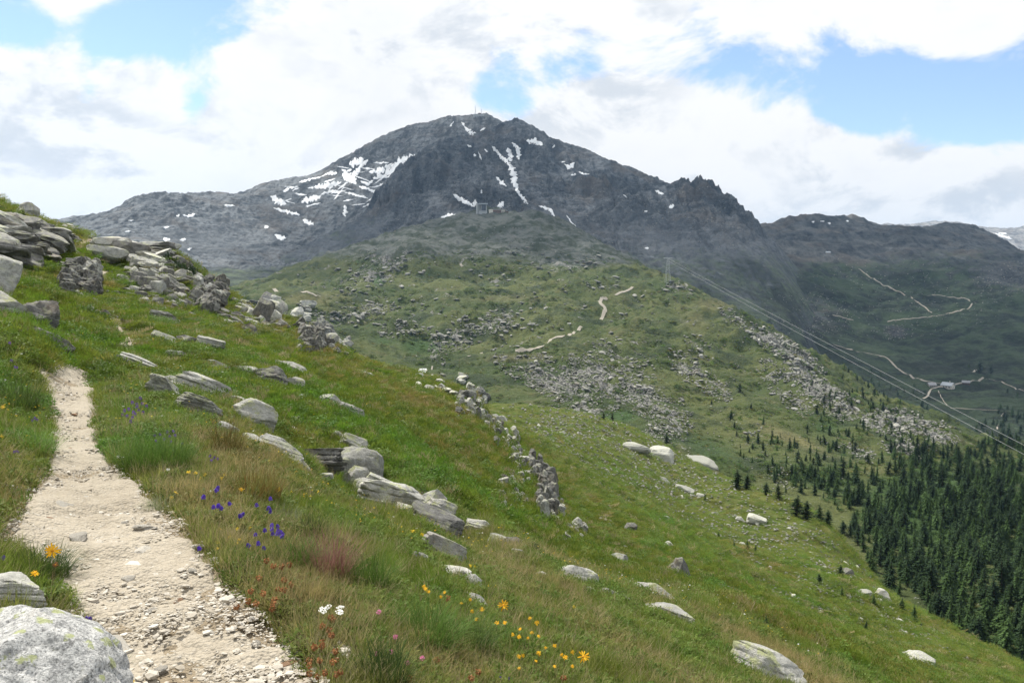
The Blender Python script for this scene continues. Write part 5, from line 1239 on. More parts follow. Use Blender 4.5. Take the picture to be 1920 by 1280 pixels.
# taller beside the path
hgt = 1 + .7 * np.clip(fbm(x / .8, y / .8, 2, 18), 0, 1)
scatter('grass', np.stack([x, y, z], 1), normals(NEAR, x, y), np.stack([s_, s_, s_ * hgt], 1), pick_near(t_, n, x, y), t_, C_near, seed=1)
x, y, z, r, px, py = cand(52000, 14, 130)
keep = (ground(NEAR, x, y, NEAR.bare) < .3) & (ground(NEAR, x, y, NEAR.rock) + .45 * fbm(x / 2, y / 2, 2, 16) < .62) & clear_of_rocks(x, y)
x, y, z, r = x[keep], y[keep], z[keep], r[keep]
t_ = tint_of(x, y); n = len(x); s_ = (.32 + .016 * r) * q.uniform(.6, 1.4, n)
u = q.uniform(0, 1, n); idx = q.integers(0, 4, n); idx = np.where(u < .2, 4 + q.integers(0, 2, n), idx); idx = np.where((u > .93), 6, idx)
jun = (u > .24) & (u < .34) & (fbm(x / 6, y / 6, 2, 19) > -.02); idx = np.where(jun, 7 + q.integers(0, 2, n), idx)
scatter('turf', np.stack([x, y, z], 1), normals(NEAR, x, y), np.stack([s_, s_, np.minimum(s_, 1.1) * q.uniform(.6, 1.3, n)], 1), idx, t_, C_far, seed=2)
x, y, z, r, px, py = cand(42000, 95, 345)
k = px > 830; x, y, z, r = x[k], y[k], z[k], r[k]; n = len(x); t_ = tint_of(x, y)
s_ = (.7 + .006 * r) * q.uniform(.6, 1.5, n); u = q.uniform(0, 1, n); idx = np.where(u < .2, 4 + q.integers(0, 2, n), q.integers(0, 4, n)); idx = np.where(u > .95, 7, idx)
scatter('turf', np.stack([x, y, z], 1), normals(NEAR, x, y), np.stack([s_, s_, .35 + .12 * s_], 1), idx, t_, C_far, seed=32)
# meadow scrub further down
x, y, z, r, px, py = cand(9000, 60, 340)
k = (px > 850) & (fbm(x / 20, y / 20, 3, 23) > .0); x, y, z, r = x[k], y[k], z[k], r[k]; n = len(x)
s_ = q.uniform(.5, 1.5, n) * (.8 + r / 200)
scatter('meadow_scrub', np.stack([x, y, z], 1), normals(NEAR, x, y), np.stack([s_, s_, s_ * .8], 1), 7 + q.integers(0, 2, n), q.uniform(.3, .8, n), C_far, seed=3)

# ---- gravel on the path, small stones in meadow and boulder field
C_grav = proto_collection('gravel_stones', [rock_mesh('pebble', 1200 + i, (1, .75, .42), 1, planes=6, rough=.08) for i in range(8)] + [rock_mesh('pebble', 1220 + i, (1, .7, .25), 1, planes=5, rough=.06) for i in range(4)])
gm, t = new_mat('gravel_stone')
oi_ = t.node('ShaderNodeObjectInfo'); gn = t.noise(t.node('ShaderNodeNewGeometry').outputs['Position'], 60, 4, .6)
gc = t.mix(oi_.outputs['Random'], (.30, .265, .21), (.58, .545, .48)); gc = t.mix(t.mr(gn, .35, .6, .35, 0), gc, (.24, .2, .15)); finish(t, gc, .9, bump(t, gn, .004))
for o in C_grav.objects: o.data.materials.append(gm)
a = R(-36) + R(30) * q.uniform(0, 1, 90000); r = np.exp(q.uniform(math.log(1.9), math.log(17), 90000)); x, y = r * np.sin(a), r * np.cos(a); z = ground(NEAR, x, y); px, py = project(x, y, z)
inside = in_path(px, py); bare_ = ground(NEAR, x, y, NEAR.bare)
clump = fbm(x / .45, y / .45, 3, 27)
# worn smooth in the middle, stones thrown to the sides
mid = np.abs((x - .45) * .877 + y * .48)
keep = (px > -60) & (py < 1420) & ((inside & (clump + .5 * sstep(.1, .5, mid) > q.uniform(-.45, .9, len(x)))) | (~inside & (bare_ > q.uniform(.2, .7, len(x)))))
x, y, z, r = x[keep], y[keep], z[keep], r[keep]; n = len(x)
s_ = np.minimum(.0085 * np.exp(np.abs(q.normal(0, .68, n))) * (.8 + r * .05), .11)
scatter('gravel', np.stack([x, y, z + .022], 1), normals(NEAR, x, y), np.stack([s_, s_, s_], 1), q.integers(0, 12, n), q.uniform(0, 1, n), C_grav, seed=4)

C_low = proto_collection('field_stones', LOW)
def scatter_px(name, lst, count, wpx, sheet, coll, nidx, mat_seed, zk=.8, dens=None):
    X = []
    tries = 0
    while len(X) < count and tries < count * 3:
        tries += 1
        px, py = rand_in(lst)
        if name in ('crags', 'rubble') and any(abs(px - a) < 16 and abs(py - b) < 9 for a, b in ROADS) and sheet is PLAT: continue
        h = hit(px, py, only=[sheet])
        if h and name == 'rubble' and sheet is PLAT and fbm(np.array([h[0].x / 26]), np.array([h[0].y / 20]), 3, 39)[0] < g.uniform(-.45, .25): continue
        if h: X.append((h[0].x, h[0].y, h[0].z, h[0].length))
    X = np.array(X); n = len(X); s_ = g.uniform(wpx[0], wpx[1], n) ** 1.0 * X[:, 3] / FPX
    return scatter(name, X[:, :3] + np.array([0, 0, 1]) * (s_ * (.5 if name == 'stones' else .12))[:, None], normals(sheet, X[:, 0], X[:, 1]), np.stack([s_, s_ * g.uniform(.6, 1, n), s_ * g.uniform(.5, 1, n) * zk], 1), g.integers(0, nidx, n), g.uniform(0, 1, n), coll, seed=mat_seed)
scatter_px('stones', MEADOW + [(1250, 900, 300, 110, 1, 24), (1600, 1170, 260, 60, 1, 20), (1200, 850, 200, 70, 1.6, 18), (1050, 800, 120, 40, 1.2, 10)], 6200, (1.8, 6), NEAR, C_low, 8, 5)
scatter_px('stones', [(500, 730, 400, 110, 1, 22), (200, 540, 200, 90, 1.2), (900, 1000, 250, 110, 1, 28), (760, 780, 160, 60, 1, 22)], 2400, (2, 8), NEAR, C_low, 8, 6)
scatter_px('rubble', BOULDERS, 6500, (1.2, 6), PLAT, C_low, 8, 7)
C_ledge = proto_collection('ledge_slabs', [rock_mesh('ledge', 1330 + i, (1, .7, .36), 2, strata=.8, planes=6, rough=.06) for i in range(8)])
for o in C_ledge.objects: o.data.materials.append(M['dark'])  # dark colour stands in for shade on the ledge rubble
C_crag = proto_collection('crag_slabs', [rock_mesh('crag', 1300 + i, (1, .7, .36), 2, strata=.8, planes=6, rough=.06) for i in range(8)])
for o in C_crag.objects: o.data.materials.append(M['field'])
scatter_px('crags', [b for b in PLAT_ROCK if b[1] < 700] + [(850, 560, 380, 70, .25), (1000, 640, 160, 40, .3)], 520, (4, 15), PLAT, C_crag, 8, 21, 1.0)
scatter_px('rubble', [(300, 552, 70, 28, 1, 14), (345, 572, 45, 22, 1, 20), (390, 566, 34, 30, 1.4), (260, 520, 50, 24, .8, 10), (500, 606, 60, 20, 1.2, 14), (540, 622, 36, 14, 1, 20), (440, 600, 34, 20, 1), (590, 640, 40, 22, 1.2), (150, 548, 34, 40, .7), (120, 450, 80, 16, .6), (345, 515, 40, 22, 1)], 1100, (4, 16), NEAR, C_ledge, 8, 24, 1.3)
scatter_px('rubble', PLAT_ROCK + [(900, 560, 400, 60, .6), (1350, 750, 300, 160, .5, 35), (900, 470, 250, 50, .5)], 2600, (1.2, 4.5), PLAT, C_low, 8, 8)
scatter_px('rubble', [(1310, 380, 60, 40, 1), (1120, 400, 300, 60, 1, 10), (1500, 590, 100, 40, 1), (760, 380, 120, 60, .6)], 1500, (1.2, 3), MTN, C_low, 8, 9)
scatter_px('rubble', [(1500, 590, 100, 45, 1), (1680, 622, 26, 16, 2), (1900, 520, 80, 30, .8), (1600, 560, 300, 80, .3)], 1500, (1.2, 3), VAL, C_low, 8, 10)

C_low_scrub = proto_collection('heath', [leafy('heath', 420 + i, 120, 1.5, .7, .55, G_leaf, .8) for i in range(4)])
X = []
while len(X) < 5200:
    px, py = g.uniform(430, 1930), g.uniform(470, 900); h = hit(px, py, only=[PLAT])
    if h is None or h[0].length > 1500: continue
    if fbm(np.array([h[0].x / 60]), np.array([h[0].y / 40]), 3, 37)[0] > g.uniform(-.25, .35) and not any(abs(px - a) < 12 and abs(py - b) < 6 for a, b in ROADS): X.append(h[0][:])
X = np.array(X); s_ = g.uniform(.5, 1.6, len(X)) * np.linalg.norm(X, axis=1) / 850
scatter('heath', X, normals(PLAT, X[:, 0], X[:, 1]), np.stack([s_ * 1.4, s_, s_ * .8], 1), g.integers(0, 4, len(X)), g.uniform(.2, .9, len(X)), C_low_scrub, seed=22)

# ---- larger single stones on the path
PS = [(205, 1225, 60, 'stone', 'flat grey stone at the path edge by the corner boulder'), (268, 1042, 42, 'stone', 'sharp two piece stone sticking out of the path'), (252, 1036, 24, 'stone', 'small wedge beside the sharp path stone'), (110, 955, 48, 'stone', 'broad flat grey stone set in the left of the path'),
      (275, 995, 40, 'stone', 'pale flat stone in the middle of the path'), (145, 1018, 44, 'stone', 'pale flat stone on the left side of the path'), (128, 845, 16, 'brown', 'brown round stone in the middle of the path'), (139, 778, 9, 'brown', 'small reddish stone far up the path'), (90, 978, 22, 'brown', 'red brown stone on the left path edge'),
      (190, 813, 8, 'brown', 'dark red stone at the right path edge'), (530, 1232, 18, 'stone', 'grey cube like stone at lower right of the path'), (545, 1250, 40, 'brown', 'brownish tilted slab at the lower right path edge'), (278, 1240, 14, 'stone', 'small grey stone near the path bottom'), (285, 1150, 26, 'stone', 'pale pointed stone in the lower path'),
      (405, 1055, 24, 'stone', 'white stone heaped at the right path edge'), (370, 1030, 26, 'stone', 'flat pale stone by the bellflowers'), (345, 970, 14, 'stone', 'light stone at the grass edge'), (20, 922, 44, 'stone', 'long flat pale slab at the far left of the path'), (30, 868, 18, 'stone', 'grey stone on the left bank by the purple flowers'),
      (70, 887, 22, 'stone', 'pale stone at the left grass edge'), (172, 1038, 16, 'stone', 'light chip lying on the path'), (240, 1090, 22, 'stone', 'flat light chip right of the path middle'), (362, 1075, 20, 'stone', 'rounded stone on the right half of the path'), (480, 1212, 22, 'stone', 'pale stone in the gravel heap'), (300, 1262, 24, 'stone', 'white flat chip at the path bottom'), (160, 940, 24, 'stone', 'light slab chip in the upper gravel'), (395, 1190, 18, 'stone', 'grey chip in the right gravel'), (250, 950, 14, 'stone', 'thin chip near the path middle'), (232, 984, 16, 'stone', 'pale thin chip right of the path middle'), (335, 1130, 18, 'brown', 'brown chip in the right gravel'), (220, 735, 6, 'brown', 'tiny brown stone beside the tall grass')]
for (px_, py_, w_, m_, lab) in PS: stone_at(px_, py_, w_, SLABS if w_ > 30 else SMALL, 'stone', lab, 'stone', 'larger stones on the path', m_, NEAR, .02, 12)
# ------------------------------------------------------------------ trees
N_dark = mat_needle('pine_needles', (.015, .034, .013), (.032, .058, .02))
N_larch = mat_needle('larch_needles', (.032, .064, .019), (.062, .108, .030))
bark = mat_simple('bark', (.10, .075, .055), .9, .3, 3)
def conifer(seed, h=10.0, rad=1.9, whorls=24, per=9, slim=.9, droop=.35, low=.08, ragged=.3):
    q_ = np.random.default_rng(seed); V = []; F = []
    for k in range(whorls):
        f = k / (whorls - 1); z0 = h * (low + (1 - low) * f ** .92)
        rr = rad * (1 - f) ** slim * (1 if f > .12 else .6 + 3.3 * f) + .10
        lop = q_.uniform(0, 6.28)
        for j in range(per if f < .8 else per - 3):
            a = j * 2 * math.pi / per + k * .9 + q_.normal(0, .25); L = rr * q_.uniform(1 - ragged * 1.6, 1 + ragged) * (1 + .18 * math.cos(a - lop))
            z = z0 + q_.normal(0, h * .012); d = np.array([math.cos(a), math.sin(a), 0]); s = np.array([-d[1], d[0], 0])
            m_ = 3 if L > .7 else 2
            for c in range(m_):           # sprays of needles along the branch
                u0 = c / m_ * .9; u1 = u0 + .55 / m_ + .25; w = (.20 + .16 * q_.random()) * (L ** .6) * (1.15 - u0)
                p0 = d * L * u0 + [0, 0, z - droop * L * u0 ** 1.4]; p1 = d * L * u1 + [0, 0, z - droop * L * u1 ** 1.4 + .08 * L]
                up = np.array([0, 0, w * q_.uniform(.2, .8)]); n = len(V)
                V.extend([tuple(p0), tuple((p0 + p1) / 2 + s * w + up * .3), tuple(p1 + s * q_.normal(0, .05)), tuple((p0 + p1) / 2 - s * w + up * .3), tuple((p0 + p1) / 2 - up * 1.2)])
                F.extend([(n, n + 1, n + 2), (n, n + 2, n + 3), (n, n + 4, n + 2)])
    n = len(V); V.extend([(.05, 0, h * .97), (-.05, .04, h * .97), (0, 0, h * 1.04)]); F.append((n, n + 1, n + 2))
    me = bpy.data.meshes.new('crown'); me.from_pydata(V, [], F); me.update()
    tr = MB().bar((0, 0, -.4), (0, 0, h * .55), .02 * h + .04, .012 * h, 7).bar((0, 0, h * .55), (0, 0, h * .96), .012 * h, .01, 6).mesh('trunk', True); tr.materials.append(bark)
    return me, tr
KINDS = []
for i in range(4):
    c_, t_ = conifer(300 + i, 10, 2.2 + .25 * i, 24, 10, .8, .38, .04, .36); c_.materials.append(N_dark if i % 2 else N_larch); KINDS.append((c_, t_))
for i in range(3):
    c_, t_ = conifer(320 + i, 10, 2.9, 20, 9, .6, .12, .07, .5); c_.materials.append(N_dark); KINDS.append((c_, t_))
for i in range(3):
    c_, t_ = conifer(330 + i, 10, 1.8, 26, 9, .9, .2, .05, .42); c_.materials.append(N_larch); KINDS.append((c_, t_))
def tree(P, h, label, group, k=None, name='conifer', cat='tree', wide=1.0):
    k = int(g.integers(len(KINDS))) if k is None else k
    r_ = empty(name, P, (R(g.normal(0, 2)), R(g.normal(0, 2)), g.uniform(0, 6.28)), (h / 10 * wide, h / 10 * wide, h / 10))
    child('crown', KINDS[k][0], r_); child('trunk', KINDS[k][1], r_)
    return tag(r_, label, cat, group)
LONE = [(1381, 916, 36, 5, 'pair member left of the dark pines at the meadow edge below the whalebacks'), (1400, 918, 30, 5, 'shorter dark pine beside its taller twin at the meadow edge'), (1436, 928, 24, 4, 'dark pine between the twin pines and the next clump at the meadow edge'), (1460, 936, 28, 5, 'dense pine at the end of the short row on the meadow edge'),
        (1494, 968, 38, 4, 'tall dark pine of the clump where the meadow edge dips'), (1512, 975, 36, 5, 'second dark pine in the clump on the dipping meadow edge'), (1536, 978, 30, 6, 'broad pine right of the clump on the meadow edge'), (1552, 986, 30, 5, 'last pine in the row along the meadow edge'), (1580, 1000, 24, 4, 'pine standing out below the row on the meadow edge'),
        (1447, 830, 20, 8, 'upper lone young larch on the brown slope'), (1490, 840, 22, 0, 'lone conifer right of the young larch on the brown slope'), (1504, 884, 22, 1, 'conifer under the lone one on the brown slope'), (1489, 912, 30, 2, 'slender conifer in the dip beyond the meadow edge'), (1522, 886, 18, 3, 'small conifer beside the gravel streak'),
        (1381, 818, 12, 1, 'tiny conifer on the slope below the boulder field'), (1440, 884, 15, 5, 'small dark conifer near the rocks beyond the whalebacks'), (1387, 734, 16, 5, 'lone dark conifer among boulders on the middle ridge'), (1580, 888, 17, 0, 'conifer just right of the gravel streak'), (1334, 758, 10, 1, 'lonely tiny conifer above the boulders'),
        (1347, 1012, 16, 1, 'young conifer on the dark band of the meadow'), (1401, 1032, 20, 2, 'taller young conifer on the meadow beside a smaller one'), (1416, 1036, 15, 1, 'smaller young conifer on the meadow beside the taller one'), (1377, 1028, 14, 0, 'young conifer left of the pair on the meadow'), (1360, 1130, 20, 3, 'young conifer on the bright fold of the meadow'), (1436, 1178, 24, 2, 'small bushy tree near the lower right of the meadow'), (1452, 904, 14, 1, 'stubby conifer just above the short pine row'),
        (1576, 1082, 22, 5, 'dark pine left of the cube shaped block'), (1536, 1094, 18, 4, 'squat pine in the stony meadow left of the cube block'), (1578, 1120, 20, 0, 'young pine below the cube shaped block'), (1638, 1138, 24, 0, 'young pine at the meadow rim beside pale boulders'), (1690, 1146, 24, 3, 'light green young larch at the meadow rim'), (1622, 1186, 22, 1, 'young conifer in the stones near the right corner'), (1714, 1168, 30, 2, 'bushy light green tree on the meadow rim'),
        (1187, 1000, 13, 1, 'shrubby young pine beside the upright rock fin'), (1131, 905, 9, 5, 'tiny dark bush pine on the stony meadow'), (1322, 938, 14, 0, 'young conifer by the end of the low ledge'), (1132, 788, 16, 5, 'dark bush pine at the top edge of the meadow'), (1148, 789, 14, 5, 'second dark bush pine at the top edge of the meadow'), (1250, 835, 22, 4, 'dark bush pine above the whaleback block'),
        (1837, 699, 20, 6, 'round dark tree beside the upper farm track'), (1858, 701, 14, 6, 'smaller dark tree right of the round tree by the farm track')]
for (px, py, hp, k, lab) in LONE:
    h = hit(px, py)
    if h: tree(h[0], hp * h[0].length / FPX, lab, 'lone conifers on the meadow and the slopes', k, wide=1.25 if k in (4, 5, 6) else 1.0)
FOREST = [(1870, 1080, 150, 140, 1.9), (1740, 1010, 110, 90, 1.2, 30), (1640, 950, 120, 50, .6, 28), (1560, 915, 80, 30, .35, 20), (1800, 905, 120, 55, 1.5, 25), (1880, 880, 70, 60, 1.8), (1900, 980, 80, 90, 1.9), (1720, 885, 80, 30, .6, 20), (1650, 1010, 60, 40, 1.1, 30), (1500, 905, 50, 22, .3), (1820, 1180, 90, 40, 1.2, 20), (1910, 1190, 40, 60, 1.4), (1680, 1080, 60, 30, 1.0, 30)]
SPARSE = [(1600, 920, 120, 46, 1.2, 26), (1480, 870, 110, 34, .9, 20), (1420, 800, 60, 40, .25), (1580, 780, 60, 40, 1, 40), (1640, 740, 60, 40, 1.4, 45), (1600, 690, 40, 30, .6, 40), (1700, 820, 60, 30, 1, 20), (1560, 830, 60, 20, .8, 20), (1600, 860, 60, 20, .8, 20), (1490, 870, 70, 30, .5, 20), (1740, 850, 60, 20, 1, 20), (1540, 730, 30, 20, .6)]
spots = []
def tree_spots(lst, n, hm, sheets, gap):
    t0 = 0
    while t0 < n * 4 and n > 0:
        t0 += 1
        px, py = rand_in(lst)
        if not (-20 < px < 2000 and py < 1330): continue
        h = hit(px, py, only=sheets)
        if not h: continue
        P = h[0]
        if any((P.x - s[0].x) ** 2 + (P.y - s[0].y) ** 2 < gap ** 2 for s in spots[-500:]): continue
        spots.append((P, g.uniform(*hm) * (1 if g.random() < .8 else .6))); n -= 1
tree_spots(FOREST, 1250, (5.5, 11.5), [PLAT], 3.4)
tree_spots(SPARSE, 300, (2.8, 8), [PLAT], 4.5)
tree_spots([(1885, 830, 70, 40, 1.2), (1900, 790, 40, 30, .8), (1840, 800, 40, 20, .6), (1690, 745, 60, 30, .5, 20), (1620, 735, 40, 20, .6), (1640, 715, 30, 20, .6), (1760, 690, 60, 10, .2), (1910, 760, 40, 30, .7)], 130, (8, 14), [VAL], 6)
spots.sort(key=lambda s: -s[1] / s[0].length)
for (P, h) in spots[:258]:
    px_, py_ = project(P.x, P.y, P.z)
    reg = 'at the bottom right' if py_ > 1080 else 'on the steep flank below the meadow rim' if px_ < 1760 else 'at the right edge of the slope'
    k = int(g.integers(10)); look = 'broad ragged dark pine' if 4 <= k < 7 else 'slim light green larch' if k > 6 else 'fresh green larch' if k % 2 == 0 else 'dark cone shaped spruce'
    tree(P, h, look + ' in the dense forest ' + reg, look + ' trees ' + reg, k)
rest = spots[258:]
C_tree = proto_collection('far_conifers', [])
for i, (c_, t_) in enumerate(KINDS):
    bm = bmesh.new(); bm.from_mesh(c_); bm.from_mesh(t_)
    me = bpy.data.meshes.new('conifer'); bm.to_mesh(me); bm.free(); me.materials.append(c_.materials[0])
    C_tree.objects.link(bpy.data.objects.new('conifer_%02d' % i, me))
pr = np.array([s[0][:] for s in rest]); hr = np.array([s[1] for s in rest]) / 10
if len(rest): scatter('forest', pr, np.tile([0, 0, 1.0], (len(rest), 1)), np.stack([hr, hr, hr], 1), g.integers(0, len(KINDS), len(rest)), hr * 0, C_tree, seed=11)
# green undergrowth in the forest
C_scrub = proto_collection('forest_scrub', [leafy('scrub', 400 + i, 160, 1.6, 1.3, .5, N_larch, .8) for i in range(4)])
scatter_px('undergrowth', FOREST + SPARSE + [(1300, 820, 120, 60, .4, 30), (1210, 780, 60, 20, .6)], 1800, (14, 14), PLAT, C_scrub, 4, 12) if False else None
X = []
while len(X) < 1700:
    px, py = rand_in(FOREST + FOREST + SPARSE + [(1160, 785, 60, 14, .8), (1330, 840, 120, 40, .6, 30), (1230, 700, 60, 40, .5), (1180, 640, 60, 20, .3)]); h = hit(px, py, only=[PLAT])
    if h: X.append(h[0][:])
X = np.array(X); s_ = g.uniform(.5, 1.5, len(X)) * (np.linalg.norm(X, axis=1) / 450) ** .5
scatter('undergrowth', X, normals(PLAT, X[:, 0], X[:, 1]), np.stack([s_, s_, s_ * .7], 1), g.integers(0, 4, len(X)), s_ * 0, C_scrub, seed=12)

# dwarf pines and seedlings on the near slope
def bush_mesh(seed, n=260, wide=1.0):
    q_ = np.random.default_rng(seed); V = []; F = []
    for i in range(n):
        d = q_.normal(size=3); d[2] = abs(d[2]) + .25; d /= np.linalg.norm(d); L = q_.uniform(.55, 1.0) * (1 + .25 * math.sin(3 * math.atan2(d[1], d[0]) + seed)); c = d * L * np.array([.5 * wide, .5 * wide, .8])
        for k in range(7):
            e = d + q_.normal(0, .75, 3); e /= np.linalg.norm(e); s = np.cross(e, q_.normal(size=3)); s /= np.linalg.norm(s) + 1e-9; w = .012; l = q_.uniform(.07, .16); n0 = len(V)
            V.extend([tuple(c - s * w), tuple(c + s * w), tuple(c + e * l)]); F.append((n0, n0 + 1, n0 + 2))
    me = bpy.data.meshes.new('crown'); me.from_pydata(V, [], F); me.materials.append(N_dark); me.update(); return me
def stems_mesh(seed):
    q_ = np.random.default_rng(seed); b = MB()
    for i in range(7): b.bar((q_.normal(0, .04), q_.normal(0, .04), -.1), (q_.normal(0, .2), q_.normal(0, .2), q_.uniform(.4, .75)), .03, .01, 5)
    me = b.mesh('trunk', True); me.materials.append(bark); return me
BUSH = [(bush_mesh(500 + i, 300, 1 + .2 * i), stems_mesh(520 + i)) for i in range(4)]
for (px, py, hp, lab) in [(317, 498, 22, 'upright dwarf pine at the end of the broad pale slab'), (335, 515, 20, 'left dwarf pine in the clump on the grey crag'), (347, 516, 24, 'middle tallest dwarf pine in the clump on the grey crag'), (357, 522, 20, 'right dwarf pine in the clump on the grey crag'), (368, 526, 14, 'small dwarf pine just right of the clump on the crag'), (405, 566, 24, 'dwarf pine growing over the nearly black outcrop'), (390, 560, 22, 'dark dwarf pine on top of the nearly black outcrop'), (375, 585, 24, 'dwarf pine hanging at the left of the black outcrop'),
                          (28, 428, 26, 'wide dark shrub on the skyline at the far left'), (20, 472, 24, 'dark shrub in front of the big layered crag'), (33, 488, 12, 'small shrub at the foot of the big layered crag'), (756, 774, 12, 'lone dark seedling standing on the open slope'), (684, 812, 14, 'small green bush above the bright grass strip'), (405, 668, 12, 'green bush between the rounded grey rocks'), (528, 712, 16, 'low bush growing on the double boulder'), (612, 826, 18, 'reddish dark bush left of the whale backed rock'), (1000, 1036, 18, 'green bush right of the short stone cluster'), (600, 632, 18, 'dwarf pine on the last dark outcrop'), (1090, 1030, 20, 'dark bush below the crumbling rib rocks')]:
    h = hit(px, py, only=[NEAR])
    if not h: continue
    k = int(g.integers(4)); s_ = hp * 1.15 * h[0].length / FPX
    o = empty('dwarf_pine', h[0] - Vector((0, 0, .05 * s_)), (0, 0, g.uniform(0, 6)), (s_ * 1.15, s_ * 1.15, s_)); child('crown', BUSH[k][0], o); child('trunk', BUSH[k][1], o)
    tag(o, lab, 'shrub', 'dwarf pines and bushes on the near slope')

# ------------------------------------------------------------------ buildings, pylon, cables
def at(px, py, sheet=None):
    h = hit(px, py, only=[sheet] if sheet else None); return h[0]
def site(px, py, sheet, turn=0):
    P = at(px, py, sheet); return P, -math.atan2(P.x, P.y) + R(turn), P.length / FPX
wood = mat_simple('dark_wood', (.10, .065, .045), .85, .3, 2); metal = mat_simple('roof_sheet', (.34, .38, .42), .45, .1, 1, spec=.5); plaster = mat_simple('pale_plaster', (.55, .52, .46), .9, .1, 1)
concrete = mat_simple('grey_concrete', (.34, .36, .37), .9, .12, .5); glass = mat_simple('dark_glass', (.035, .05, .065), .15, .1, 1, spec=.6); steel = mat_simple('galvanised_steel', (.38, .40, .41), .5, .1, 1, spec=.5); slate = mat_simple('grey_slate', (.30, .30, .31), .7, .15, 1); brownw = mat_simple('brown_cladding', (.20, .13, .095), .85, .2, 1); stonew = mat_simple('stone_wall', (.30, .28, .25), .9, .25, 1)
# hut on the plateau
P, tz, m1 = site(791, 703, PLAT, -14)
hut = empty('hut', P, (0, 0, tz)); tag(hut, 'small wooden hut with a shiny sloping metal roof on the plateau rim', 'hut')
w = 13.5 * m1
child('foundation', MB().box(-w * .55, w * .55, -w * .1, w * .75, -2.0, .35).mesh('foundation'), hut, stonew)
child('wall', MB().add([(-w * .45, 0, .35), (w * .45, 0, .35), (w * .45, w * .62, .35), (-w * .45, w * .62, .35), (-w * .45, 0, 2.0), (w * .45, 0, 2.0), (w * .45, w * .62, 4.3), (-w * .45, w * .62, 4.3)], [(4, 5, 6, 7), (0, 1, 5, 4), (1, 2, 6, 5), (2, 3, 7, 6), (3, 0, 4, 7)]).mesh('wall'), hut, wood)
child('door', MB().box(-.5, .5, -.06, -.004, .35, 1.9).mesh('door'), hut, brownw)
rf = MB().add([(-w * .53, -w * .10, 1.85), (w * .53, -w * .10, 1.85), (w * .53, w * .70, 4.75), (-w * .53, w * .70, 4.75), (-w * .53, -w * .10, 2.0), (w * .53, -w * .10, 2.0), (w * .53, w * .70, 4.9), (-w * .53, w * .70, 4.9)], [(3, 2, 1, 0), (4, 5, 6, 7), (0, 1, 5, 4), (1, 2, 6, 5), (2, 3, 7, 6), (3, 0, 4, 7)]).mesh('roof')
child('roof', rf, hut, metal)
# cable car station and mountain restaurant on the shelf under the dark face
P, tz, m1 = site(905, 399, PLAT, 8)
st = empty('cable_car_station', P, (0, 0, tz)); tag(st, 'tall cable car station with a pale flat roof and dark open front', 'lift station')
child('wall', MB().box(-11 * m1, -8.4 * m1, 0, 12, -5, 18 * m1).box(6.2 * m1, 8 * m1, 0, 12, -5, 15 * m1).box(-8.39 * m1, 6.19 * m1, 9, 12, -5, 15 * m1).mesh('wall'), st, concrete)
child('roof', MB().box(-7 * m1, 9 * m1, -5, 14, 15.2 * m1, 17.2 * m1).mesh('roof'), st, metal)
for xx in (-7.4, -3.6): child('pillar', MB().box(xx * m1, (xx + 1) * m1, -2, 0, -5, 15.1 * m1).mesh('pillar'), st, steel)
child('hall_front', MB().box(-2.4 * m1, 6 * m1, .5, 2, 5 * m1, 15.1 * m1).mesh('hall_front'), st, glass)
child('platform', MB().box(-8 * m1, 8 * m1, -4, 9, -6, 3.2 * m1).mesh('platform'), st, concrete)
P, tz, m1 = site(934, 400, PLAT, 4)
re = empty('mountain_restaurant', P, (0, 0, tz)); tag(re, 'long low mountain restaurant with brown front beside the lift station', 'restaurant')
child('wall', MB().box(-17 * m1, -9.5 * m1, 0, 12, -4, 7.2 * m1).mesh('wall'), re, plaster)
child('front', MB().box(-9.4 * m1, 5.9 * m1, 1, 12, -4, 6.4 * m1).mesh('front'), re, brownw)
child('gable_wall', MB().box(6 * m1, 12.3 * m1, -1, 12, -4, 6.2 * m1).mesh('gable_wall'), re, plaster)
child('annex', MB().box(12.4 * m1, 19 * m1, 1, 11, -4, 4.6 * m1).mesh('annex'), re, wood)
child('roof', MB().box(-10 * m1, 6.2 * m1, -.5, 13, 6.45 * m1, 7.6 * m1).add([(5.5 * m1, -2, 6.2 * m1), (9.2 * m1, -2, 8.6 * m1), (12.8 * m1, -2, 6.2 * m1), (5.5 * m1, 13, 6.2 * m1), (9.2 * m1, 13, 8.6 * m1), (12.8 * m1, 13, 6.2 * m1)], [(0, 2, 1), (3, 4, 5), (0, 1, 4, 3), (1, 2, 5, 4), (0, 3, 5, 2)]).mesh('roof'), re, slate)
wm = MB().box(-.75 * m1, .75 * m1, -.25, -.02, 0, 1.6 * m1).mesh('window')
for i in range(6):
    o = child('window', wm, re, glass); o.location = ((-8 + i * 2.6) * m1, .98, 2.2 * m1)
for i in range(2):
    o = child('window', wm, re, glass); o.location = ((7.6 + i * 2.8) * m1, -1.02, 2.2 * m1)
